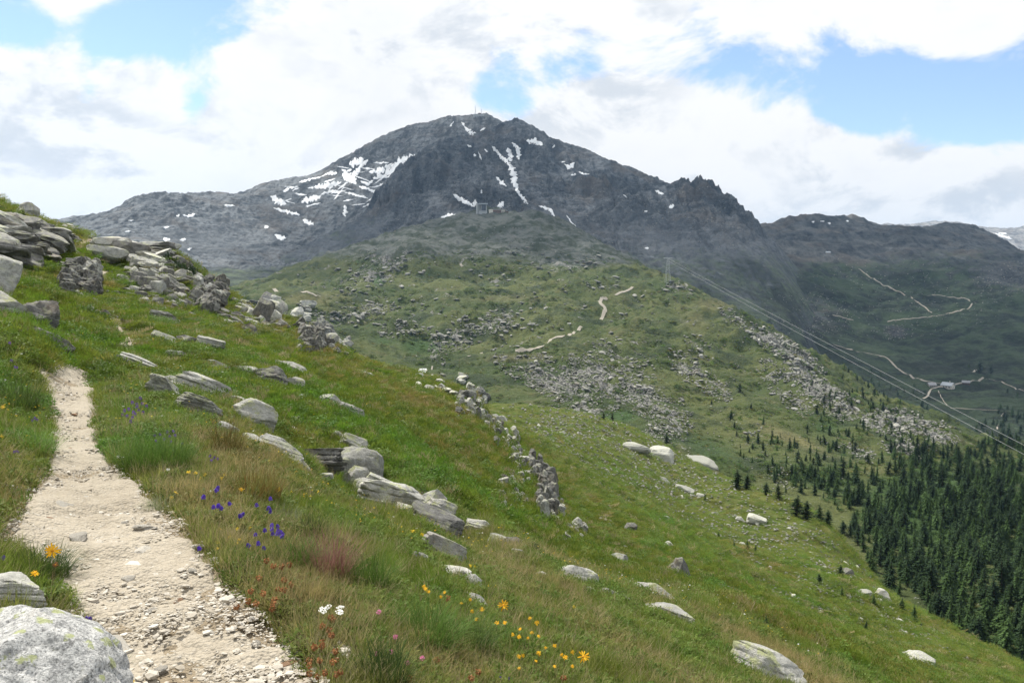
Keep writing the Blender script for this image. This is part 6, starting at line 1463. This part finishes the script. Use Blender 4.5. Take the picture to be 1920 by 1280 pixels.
# summit station with its masts
P = at(898, 218, BACK); P, tz, m1 = P, -math.atan2(P.x, P.y), P.length / FPX
su = empty('summit_station', P + Vector((0, 0, 1.5 * m1)), (0, 0, tz)); tag(su, 'dark summit station with aerial masts on top of the mountain', 'summit station')
child('wall', MB().box(-8.5 * m1, 9.5 * m1, 0, 16, -4 * m1, 2.4 * m1).mesh('wall'), su, concrete)
child('tower_room', MB().box(-1.2 * m1, 3.6 * m1, 2, 12, 2.41 * m1, 4.4 * m1).mesh('tower_room'), su, wood)
child('terrace', MB().box(-10.5 * m1, -8.6 * m1, 0, 10, -4 * m1, 1.0 * m1).mesh('terrace'), su, steel)
def mast(x, z0, z1, rr):
    b = MB().bar((x, 6, z0), (x, 6, z1), rr, rr * .5, 6)
    for k in range(5):
        zz = z0 + (z1 - z0) * (.25 + .12 * k); b.bar((x - rr * 2.4, 6, zz), (x + rr * 2.4, 6, zz), rr * .4, None, 5)
    return b.mesh('mast')
child('mast', mast(-6.3 * m1, 2.4 * m1, 18 * m1, .9), su, steel); child('mast', mast(4.6 * m1, 2.4 * m1, 13 * m1, .8), su, steel); child('mast', mast(-8.6 * m1, 1 * m1, 5.5 * m1, .5), su, steel)
# farmhouses on the valley floor
def house(px, py, wpx, hpx, turn, label, roofm, wallm, long_=1.6, name='farmhouse'):
    P, tz, m1 = site(px, py, VAL, turn)
    w = wpx * m1; h = hpx * m1; o = empty(name, P, (0, 0, tz)); tag(o, label, 'house')
    d = w / long_
    child('wall', MB().add([(-w / 2, 0, -2), (w / 2, 0, -2), (w / 2, d, -2), (-w / 2, d, -2), (-w / 2, 0, h * .55), (w / 2, 0, h * .55), (w / 2, d, h * .55), (-w / 2, d, h * .55), (-w / 2, d / 2, h), (w / 2, d / 2, h)], [(0, 1, 5, 4), (2, 3, 7, 6), (1, 2, 6, 9, 5), (3, 0, 4, 8, 7)]).mesh('wall'), o, wallm)
    e = .06 * w
    child('roof', MB().add([(-w / 2 - e, -e, h * .5), (w / 2 + e, -e, h * .5), (w / 2 + e, d / 2, h * 1.06), (-w / 2 - e, d / 2, h * 1.06), (w / 2 + e, d + e, h * .5), (-w / 2 - e, d + e, h * .5), (-w / 2 - e, -e, h * .56), (w / 2 + e, -e, h * .56), (w / 2 + e, d / 2, h * 1.12), (-w / 2 - e, d / 2, h * 1.12), (w / 2 + e, d + e, h * .56), (-w / 2 - e, d + e, h * .56)],
                           [(0, 3, 2, 1), (3, 5, 4, 2), (6, 7, 8, 9), (9, 8, 10, 11), (0, 1, 7, 6), (5, 11, 10, 4), (1, 2, 8, 7), (2, 4, 10, 8), (0, 6, 9, 3), (3, 9, 11, 5)]).mesh('roof'), o, roofm)
    child('chimney', MB().box(w * .15, w * .22, d * .4, d * .5, h * .9, h * 1.35).mesh('chimney'), o, wallm)
    wq = MB().box(-.05 * w, .05 * w, -.12, -.01, h * .12, h * .38).mesh('window')
    for i in (-.28, 0, .28):
        q_ = child('window', wq, o, glass); q_.location = (i * w, 0, 0)
house(1749, 726, 12, 7, 30, 'dark slate roofed barn left of the pale roofed farmhouse', slate, stonew)
house(1774, 728, 17, 9, -28, 'large farmhouse with a pale roof where the tracks meet', metal, plaster)
house(1785, 729, 6, 5, 40, 'white gabled shed at the right of the pale roofed farmhouse', slate, plaster, 1.1, 'shed')
house(1811, 721, 11, 6, 0, 'low dark house right of the pale roofed farmhouse', slate, wood, 1.8)
house(1553, 476, 7, 4, 10, 'tiny grey hut high on the dark far slope', metal, stonew, 1.5, 'alpine_hut')
# cableway pylon and cables
P, tz, m1 = site(1252, 532, PLAT, 20)
py_ = empty('cableway_pylon', P, (0, 0, tz)); tag(py_, 'grey lattice cableway pylon on the ridge above the boulder field', 'pylon')
H = 46 * m1
for sx in (-1, 1):
    for sy in (-1, 1): child('leg', MB().bar((sx * 4, sy * 4, -2), (sx * 1.2, sy * 1.2, H), .22, .15, 5).mesh('leg'), py_, steel)
b = MB()
for k in range(6):
    z0, z1 = H * k / 6, H * (k + 1) / 6; a0, a1 = 4 - 2.8 * k / 6, 4 - 2.8 * (k + 1) / 6
    for (ux, uy, vx, vy) in ((-1, -1, 1, -1), (1, -1, 1, 1), (1, 1, -1, 1), (-1, 1, -1, -1)):
        b.bar((ux * a0, uy * a0, z0), (vx * a1, vy * a1, z1), .07, None, 4).bar((vx * a0, vy * a0, z0), (ux * a1, uy * a1, z1), .07, None, 4)
child('lattice', b.mesh('lattice'), py_, steel)
child('crossarm', MB().box(-7, 7, -.6, .6, H, H + 1.4).mesh('crossarm'), py_, steel)
def unp(px, py, r):
    d = Vector(pxdir(px, py)); return d * (r / math.hypot(d.x, d.y))
r0 = math.hypot(P.x, P.y)
for (a, b_, lab) in [((1252, 484), (2060, 906), 'upper of the two long cables running down across the valley'), ((1254, 490), (2060, 926), 'lower of the two long cables running down across the valley')]:
    A_ = unp(*a, r0); B_ = unp(*b_, 560); mb = MB()
    for k in range(24):
        def pt(s): q_ = A_.lerp(B_, s); q_.z -= 5 * 4 * s * (1 - s) * .3; return q_
        mb.bar(pt(k / 24), pt((k + 1) / 24), .07, None, 5)
    tag(link_mesh('cable', mb.mesh('cable'), mat_simple('bright_steel', (.45, .46, .47), .4, .05, .1, spec=.5) if 'bright_steel' not in bpy.data.materials else bpy.data.materials['bright_steel']), lab, 'cable', 'cables of the cableway')
for (px, py, hp, lab) in [(861, 689, 17, 'thin dark pole on the plateau right of the hut'), (827, 705, 12, 'short thin pole just right of the hut')]:
    P, tz, m1 = site(px, py, PLAT)
    o = link_mesh('pole', MB().bar((0, 0, -.3), (0, 0, hp * m1), .17, .12, 6).box(-.5, .5, -.08, .08, hp * m1, hp * m1 + .14).mesh('pole'), wood); o.location = P; o.rotation_euler[2] = tz; tag(o, lab, 'pole')

# ------------------------------------------------------------------ grass tufts and flowers beside the path
def big_tuft(px, py, wpx, hpx, n, mat, label, lean=.5, w=.0035, curl=.9, seed=1, name='grass_tuft', seg=4):
    P = at(px, py, NEAR); m1 = P.length / FPX
    o = link_mesh(name, tuft(name, seed, n, wpx * m1 * .40, hpx * m1 * .92, lean, w, curl, seg, mat), None)
    o.location = P; tag(o, label, 'grass tuft', 'grass tufts beside the path')
    return o
def solo(name, cols, rough=.6, trans=.3): return mat_leaf(name, cols, trans, rough, inst=False, posn=9)
B_green = solo('bright_grass', [(.075, .15, .025), (.12, .19, .04), (0, 0, 0)]); B_dark = solo('deep_grass', [(.045, .085, .02), (.085, .115, .03), (0, 0, 0)])
B_red = solo('pink_panicle', [(.26, .12, .10), (.36, .20, .16), (0, 0, 0)]); B_brown = solo('brown_grass', [(.17, .11, .035), (.12, .135, .04), (0, 0, 0)]); B_pale = solo('pale_grass', [(.26, .27, .17), (.16, .2, .08), (0, 0, 0)])
big_tuft(612, 1085, 90, 95, 520, B_red, 'cloud of fine pink red grass panicles above the green tufts', .5, .003, .7, 1)
big_tuft(470, 930, 130, 62, 520, B_brown, 'wide reddish brown rush clump right of the tall grass', .55, .005, .5, 2)
big_tuft(420, 850, 70, 70, 320, B_brown, 'second brown grass clump left above the reddish clump', .5, .005, .6, 3)
big_tuft(290, 880, 130, 70, 900, B_green, 'big bright green grass clump at the right path edge', .5, .005, .9, 4)
big_tuft(690, 1105, 80, 75, 520, B_green, 'upright green grass tuft right of the pink panicles', .45, .004, .9, 5)
big_tuft(550, 1065, 70, 60, 420, B_green, 'fresh green tuft below the cluster of bellflowers', .5, .004, 1.0, 6)
big_tuft(585, 1010, 50, 50, 320, B_dark, 'dark green tuft beside the bellflower cluster', .5, .004, .9, 7)
big_tuft(800, 1215, 120, 95, 700, B_green, 'long haired pale green tuft left of the orange flowers', .6, .004, 1.2, 8)
big_tuft(880, 1225, 70, 80, 420, B_dark, 'dark green drooping tuft left of the main orange flowers', .6, .004, 1.2, 9)
big_tuft(70, 1085, 110, 60, 900, B_dark, 'round dark green cushion of fine grass left of the path', .7, .003, 1.1, 10)
big_tuft(530, 985, 60, 45, 260, B_pale, 'silvery pale grass tuft above the bellflower cluster', .5, .003, .9, 11)
big_tuft(300, 955, 50, 34, 240, B_pale, 'straw coloured tuft leaning over the path edge', .7, .003, 1.2, 12)
big_tuft(720, 1290, 90, 90, 420, B_dark, 'dark green tuft at the bottom edge among the clover', .5, .004, 1.0, 13)
big_tuft(60, 850, 80, 60, 420, B_green, 'long blue green grass hanging over the left bank', .8, .004, 1.2, 14)
big_tuft(30, 770, 80, 70, 420, B_dark, 'dark tall grass clump on the left bank', .6, .005, 1.0, 15)
big_tuft(230, 1010 + 250, 30, 30, 160, B_green, 'small green tuft beside the huge corner boulder', .6, .003, 1.0, 16)

stemm = mat_simple('green_stem', (.10, .15, .04), .6, .2, 20); brown_stem = mat_simple('brown_stem', (.17, .12, .06), .7, .2, 20)
violet = mat_leaf('violet_petal', [(.10, .055, .42), (.16, .09, .52), (0, 0, 0)], .3, .5, inst=False, posn=30); purple = mat_leaf('purple_petal', [(.17, .085, .36), (.24, .13, .46), (0, 0, 0)], .3, .5, inst=False, posn=30)
orange = mat_leaf('orange_petal', [(.78, .40, .015), (.85, .52, .03), (0, 0, 0)], .25, .5, inst=False, posn=30); disc = mat_simple('orange_disc', (.55, .25, .02), .8, .3, 40)
white = mat_leaf('white_petal', [(.78, .78, .74), (.85, .85, .82), (0, 0, 0)], .2, .6, inst=False, posn=30); pink = mat_leaf('pink_petal', [(.62, .20, .38), (.72, .32, .48), (0, 0, 0)], .25, .6, inst=False, posn=30)
brown = mat_leaf('withered_petal', [(.24, .10, .04), (.33, .16, .07), (0, 0, 0)], .15, .8, inst=False, posn=30); yellow = mat_leaf('yellow_petal', [(.80, .55, .02), (.85, .62, .05), (0, 0, 0)], .25, .5, inst=False, posn=30)
def bell_mesh(seed):
    V = []; F = []; n = 15
    prof = [(.12, 0), (.32, .18), (.42, .45), (.44, .75)]
    for (rr, z) in prof: V += [(rr * math.cos(2 * math.pi * i / n), rr * math.sin(2 * math.pi * i / n), -z) for i in range(n)]
    V += [((.50 + .12 * (i % 3 == 0)) * math.cos(2 * math.pi * i / n), (.50 + .12 * (i % 3 == 0)) * math.sin(2 * math.pi * i / n), -(.84 + .2 * (i % 3 == 0))) for i in range(n)]
    for k in range(4): F += [(k * n + i, k * n + (i + 1) % n, (k + 1) * n + (i + 1) % n, (k + 1) * n + i) for i in range(n)]
    F.append(tuple(range(n))); me = bpy.data.meshes.new('bell'); me.from_pydata(V, [], F); me.polygons.foreach_set('use_smooth', [True] * len(F)); return me
def daisy_mesh(seed, n=13):
    q_ = np.random.default_rng(seed); V = []; F = []
    for i in range(n):
        a = 2 * math.pi * i / n + q_.normal(0, .1); d = Vector((math.cos(a), math.sin(a), q_.normal(.05, .2))); s = Vector((-math.sin(a), math.cos(a), q_.normal(0, .2))); n0 = len(V); l = q_.uniform(.8, 1.1)
        V += [tuple(d * .18 - s * .05), tuple(d * .6 * l - s * .12), tuple(d * l - s * .05 + Vector((0, 0, -.12))), tuple(d * l + s * .05 + Vector((0, 0, -.12))), tuple(d * .6 * l + s * .12), tuple(d * .18 + s * .05)]; F.append(tuple(range(n0, n0 + 6)))
    me = bpy.data.meshes.new('petals'); me.from_pydata(V, [], F); return me
def ball_mesh(seed, n=70, down=0.0, egg=1.15, w=.10, l=.42):
    q_ = np.random.default_rng(seed); V = []; F = []
    for i in range(n):
        d = q_.normal(size=3); d /= np.linalg.norm(d); d[2] = d[2] * .9; e = d + np.array([0, 0, .45 - down]) + q_.normal(0, .25, 3); e /= np.linalg.norm(e); c = d * np.array([.32, .32, .32 * egg]); s = np.cross(e, q_.normal(size=3)); s /= np.linalg.norm(s); n0 = len(V)
        V += [tuple(c - s * w * .5), tuple(c + e * l * .5 - s * w), tuple(c + e * l), tuple(c + e * l * .5 + s * w), tuple(c + s * w * .5)]; F.append(tuple(range(n0, n0 + 5)))
    me = bpy.data.meshes.new('flower_head'); me.from_pydata(V, [], F); return me
def umbel_mesh(seed):
    q_ = np.random.default_rng(seed); V = []; F = []
    for i in range(38):
        a = q_.uniform(0, 6.28); r_ = math.sqrt(q_.uniform(0, 1)); c = Vector((r_ * math.cos(a), r_ * math.sin(a), .12 - .12 * r_ * r_ + q_.normal(0, .03))); n0 = len(V)
        V += [tuple(c + Vector((math.cos(k * 1.2566) * .2, math.sin(k * 1.2566) * .2, q_.normal(0, .03)))) for k in range(5)]; F.append(tuple(range(n0, n0 + 5)))
    me = bpy.data.meshes.new('flower_head'); me.from_pydata(V, [], F); return me
BELL = [bell_mesh(0)]; DAISY = [daisy_mesh(i) for i in range(5)]; CLOV = [ball_mesh(i) for i in range(3)]; DEAD = [ball_mesh(10 + i, 46, 1.1, 1.3, .13, .5) for i in range(4)]; UMB = [umbel_mesh(i) for i in range(3)]; SPIKE = [ball_mesh(20 + i, 60, -.4, 2.0, .12, .4) for i in range(2)]
DISC = mesh_np('disc', ICO[1][0] * np.array([.24, .24, .12]), ICO[1][1])
def flower(px, py, dpx, stem_px, name, part, meshes, mat, label, cat, group, tilt=25, disc_=None, stem=None, nod=False):
    hb = hit(px + g.normal(0, 2), py + stem_px, only=[NEAR])
    if not hb: return
    P = hb[0]; r_ = math.hypot(P.x, P.y); a, t__ = to_at(px, py); m1 = P.length / FPX; a = float(a)
    Hh = max(float(t__) * r_ - P.z, 8 * m1)
    top = Vector((r_ * math.sin(a) - P.x, r_ * math.cos(a) - P.y, Hh))
    o = empty(name, P); tag(o, label, cat, group)
    mid = top * .55 + Vector((g.normal(0, .04 * Hh), g.normal(0, .04 * Hh), 0)); rs = max(.0012, .55 * m1 * .5)
    child('stem', MB().bar((0, 0, -.02), mid, rs * 1.2, rs, 5).bar(mid, top, rs, rs * .8, 5).mesh('stem', True), o, stem or stemm)
    h = child(part, meshes[g.integers(len(meshes))], o) if True else None
    if not h.data.materials: h.data.materials.append(mat)
    if h.data.materials[0] != mat: h.material_slots[0].link = 'OBJECT'; h.material_slots[0].material = mat
    h.location = top; s_ = dpx * m1 * (.5 if not nod else 1.0); h.scale = (s_, s_, s_)
    az = math.atan2(P.x, P.y)
    h.rotation_euler = ((Matrix.Rotation(-az, 3, 'Z') @ Matrix.Rotation(R(tilt + g.normal(0, 12)), 3, 'X') @ Matrix.Rotation(R(g.normal(0, 14)), 3, 'Y') @ Matrix.Rotation(g.uniform(0, 6.28), 3, 'Z')).to_euler())
    if disc_:
        d_ = child('disc', DISC, h, disc)
    return o
E7 = lambda l: [(x / 3, 853 + y / 3) for x, y in l]
E8 = lambda l: [(560 + x / 3, 900 + y / 3) for x, y in l]
E4 = lambda l: [(x / 3, 560 + y / 3) for x, y in l]
for (p, lab) in [(E7([(1200, 280), (1230, 272), (1240, 285), (1285, 262)]), 'violet bellflower in the short row left above the dense cluster'), (E7([(1150, 222), (1210, 190), (1230, 172)]), 'small violet bellflower at the left end among yellow flowers'),
                 (E7([(1520, 232)]), 'highest single violet bellflower above the dense cluster'), (E7([(1510, 288), (1522, 308)]), 'violet bellflower of the close pair right above the dense cluster'), (E7([(1442, 268)]), 'violet bellflower beside two brown heads'), (E7([(1347, 330), (1373, 322)]), 'violet bellflower of the low pair left of the dense cluster'),
                 (E7([(1530, 380), (1558, 388), (1535, 406), (1565, 412), (1532, 430), (1562, 428), (1588, 432), (1592, 448), (1578, 420), (1490, 410)]), 'violet bellflower in the dense cluster beside the pink grass'), (E7([(1438, 436), (1390, 496), (1452, 482), (1482, 510)]), 'pale violet bellflower below the dense cluster'), (E7([(1115, 512)]), 'lone violet bellflower at the path edge'), (E7([(20, 562)]), 'violet bellflower at the left picture edge by the grass cushion'), (E7([(440, 912), (482, 908), (512, 908)]), 'pale violet bellflower behind the huge corner boulder')]:
    for (x, y) in p: flower(x, y, g.uniform(6, 8), 34, 'bellflower', 'bell', BELL, violet, lab, 'flower', 'violet bellflowers beside the path', 15, nod=True)
for (p, lab, d_) in [(E4([(790, 560), (745, 585), (770, 595), (800, 590), (825, 605), (700, 630), (725, 622), (750, 640), (780, 630), (805, 640), (690, 655), (715, 660), (745, 668), (735, 690), (770, 610), (760, 650)]), 'purple flower head in the big patch above the bright green clump', 8), (E4([(940, 750), (975, 745), (870, 770), (900, 765), (955, 775), (985, 770), (925, 790), (880, 800), (960, 805), (1025, 815)]), 'pale purple flower head in the patch right of the bright green clump', 7),
                     (E4([(1180, 885), (1205, 895), (1190, 910), (1225, 900)]), 'purple flower head in the small group below the brown clump', 7), (E4([(90, 858), (80, 862), (102, 860)]), 'violet flower head on the left bank', 6), (E4([(195, 672), (182, 685), (208, 680)]), 'violet flower head at the left path edge', 6), (E4([(65, 348), (85, 385), (95, 388), (55, 250)]), 'violet flower head high on the left bank', 6),
                     (E8([(1120, 1085), (1140, 1095), (1160, 1105), (1180, 1118), (1195, 1128), (1135, 1115)]), 'blue violet flower spike at the bottom edge below the orange flowers', 12)]:
    for (x, y) in p: flower(x, y, d_, 22, 'rampion', 'flower_head', SPIKE, purple if 'blue' not in lab else violet, lab, 'flower', 'purple flower heads', 10)
ARN = E8([(715, 610), (820, 630), (965, 670), (975, 735), (1000, 780), (1300, 775), (1340, 800), (1205, 865), (1240, 880), (1310, 855), (1290, 885), (1350, 875), (1245, 835), (1390, 940), (1440, 930), (1350, 970), (1240, 990), (1262, 985), (1335, 1015), (1480, 980), (1540, 965), (1500, 995), (1540, 1045), (1160, 800), (1115, 800), (705, 595), (730, 625), (800, 655), (1030, 725), (915, 690), (1440, 1045), (1240, 1055)])
for (x, y) in ARN: flower(x, y, g.uniform(6, 10.5), 42, 'arnica', 'petals', DAISY, orange, 'orange yellow daisy flower in the loose drift at bottom centre', 'flower', 'orange flowers at bottom centre', 40, True, brown_stem)
for (x, y, d_, s_, lab) in [(98, 1032, 24, 88, 'large orange yellow flower on a long brown stem left of the path'), (66, 1074, 13, 48, 'half open orange bud beside the large orange flower'), (104, 1058, 10, 60, 'withered brown bud below the large orange flower'), (944, 1134, 20, 50, 'largest orange flower standing above the rest of the drift'), (1094, 1230, 22, 50, 'fully open orange flower at the right end of the drift'), (522, 918, 11, 24, 'single orange flower in the brown grass'), (452, 917, 12, 20, 'orange flower left of the single one in brown grass')]:
    flower(x, y, d_, s_, 'arnica', 'petals', DAISY, brown if 'withered' in lab else orange, lab, 'flower', 'single orange flowers', 45 if s_ < 80 else 62, True, brown_stem)
for (x, y), lab in zip(E8([(135, 730), (165, 712), (235, 713), (230, 740)]), ['leftmost white umbel of the four by the path edge', 'upper left white umbel of the four by the path edge', 'upper right white umbel of the four by the path edge', 'lower right white umbel of the four by the path edge']): flower(x, y, 14, 40, 'yarrow', 'flower_head', UMB, white, lab, 'flower', 'white umbels by the path edge', 12)
for (x, y) in E4([(665, 888), (688, 890), (945, 960), (1210, 1075), (1190, 1080)]): flower(x, y, 6, 16, 'yarrow', 'flower_head', UMB, white, 'small white flower in the tall grass right of the path', 'flower', 'small white flowers', 20)
for (x, y), lab in zip(E8([(450, 740), (545, 880), (695, 1000), (610, 1025), (440, 975), (520, 965)]), ['pale pink clover head highest of the pink ones', 'bright pink small clover head in the grass', 'large pink clover head right of the others', 'pink and brown clover head at the bottom', 'wilting pink clover head left of the others', 'loose pink clover plume beside the wilting head']): flower(x, y, 14, 40, 'clover', 'flower_head', CLOV, pink, lab, 'flower', 'pink clover heads', 10)
for (p, lab) in [(E7([(1540, 620), (1585, 625), (1625, 612), (1500, 590)]), 'withered brown clover head above the green clover leaves'), (E7([(1410, 760), (1480, 775), (1395, 820), (1440, 830), (1565, 755), (1600, 752), (1640, 725), (1600, 700), (1330, 850)]), 'withered brown clover head around the green clump at the path edge'), (E7([(1535, 830), (1530, 860), (1455, 690), (1545, 810)]), 'reddish withered clover head in the green clump'),
                 (E7([(1860, 912), (1815, 955), (1860, 1010), (1810, 1050), (1885, 1100), (1765, 1075), (1850, 980), (1790, 1240), (1830, 1220), (1890, 1230), (1870, 1160), (1740, 1180), (1800, 1150)]), 'withered brown clover head in the thick stand at the path corner'), (E8([(130, 820), (185, 870), (190, 780), (90, 940), (130, 930), (210, 960), (60, 1010), (235, 1075), (210, 1010), (60, 1085)]), 'withered brown clover head right of the path corner'), (E8([(775, 1010), (1010, 1075), (620, 1110), (970, 1110), (1490, 1110), (840, 660)]), 'single withered brown head in the grass at the bottom')]:
    for (x, y) in p: flower(x, y, 17, 36, 'withered_clover', 'flower_head', DEAD, brown, lab, 'flower', 'withered brown clover heads', 5, stem=brown_stem)
for (p, lab) in [(E7([(1060, 95), (1100, 100), (1150, 110), (1265, 110), (1250, 130), (1130, 130), (990, 210), (965, 240)]), 'small yellow flower in the drift left of the brown clump'), (E7([(1225, 490), (1240, 415), (1335, 415), (1330, 495), (1290, 460), (1405, 410), (1345, 475), (1220, 525)]), 'small yellow flower left of the bellflower cluster'), (E4([(15, 610), (10, 775), (155, 770), (65, 970), (75, 975)]), 'small yellow flower on the left bank'), (E8([(640, 285), (695, 305), (875, 285), (995, 488), (967, 480), (1070, 595), (1105, 595), (1550, 712), (295, 597)]), 'small yellow flower in the open grass of the slope'), (E7([(625, 1130), (745, 1270), (640, 1170)]), 'small yellow flower beside the huge corner boulder')]:
    for (x, y) in p: flower(x, y, 8, 16, 'yellow_flower', 'petals', DAISY, yellow, lab, 'flower', 'small yellow flowers', 35, True)
# flecks of far flowers on the slope
C_fl = proto_collection('flower_flecks', [])
for i, m_ in enumerate((yellow, white, orange)):
    me = daisy_mesh(70 + i, 8); me.materials.append(m_); C_fl.objects.link(bpy.data.objects.new('fleck_%d' % i, me))
x, y, z, r, px, py = cand(5200, 5, 60)
k = (ground(NEAR, x, y, NEAR.bare) < .3) & (fbm(x / 4, y / 4, 2, 33) > -.05); x, y, z, r = x[k], y[k], z[k], r[k]; n = len(x)
s_ = np.clip(.004 + .0007 * r, .008, .03) * q.uniform(.7, 1.4, n); hz = np.minimum(.09 + .006 * r, .2) * q.uniform(.7, 1.3, n)
u = q.uniform(0, 1, n)
scatter('meadow_flowers', np.stack([x, y, z + hz], 1), normals(NEAR, x, y), np.stack([s_, s_, s_], 1), np.where(u < .62, 0, np.where(u < .82, 1, 2)), s_ * 0, C_fl, seed=14)
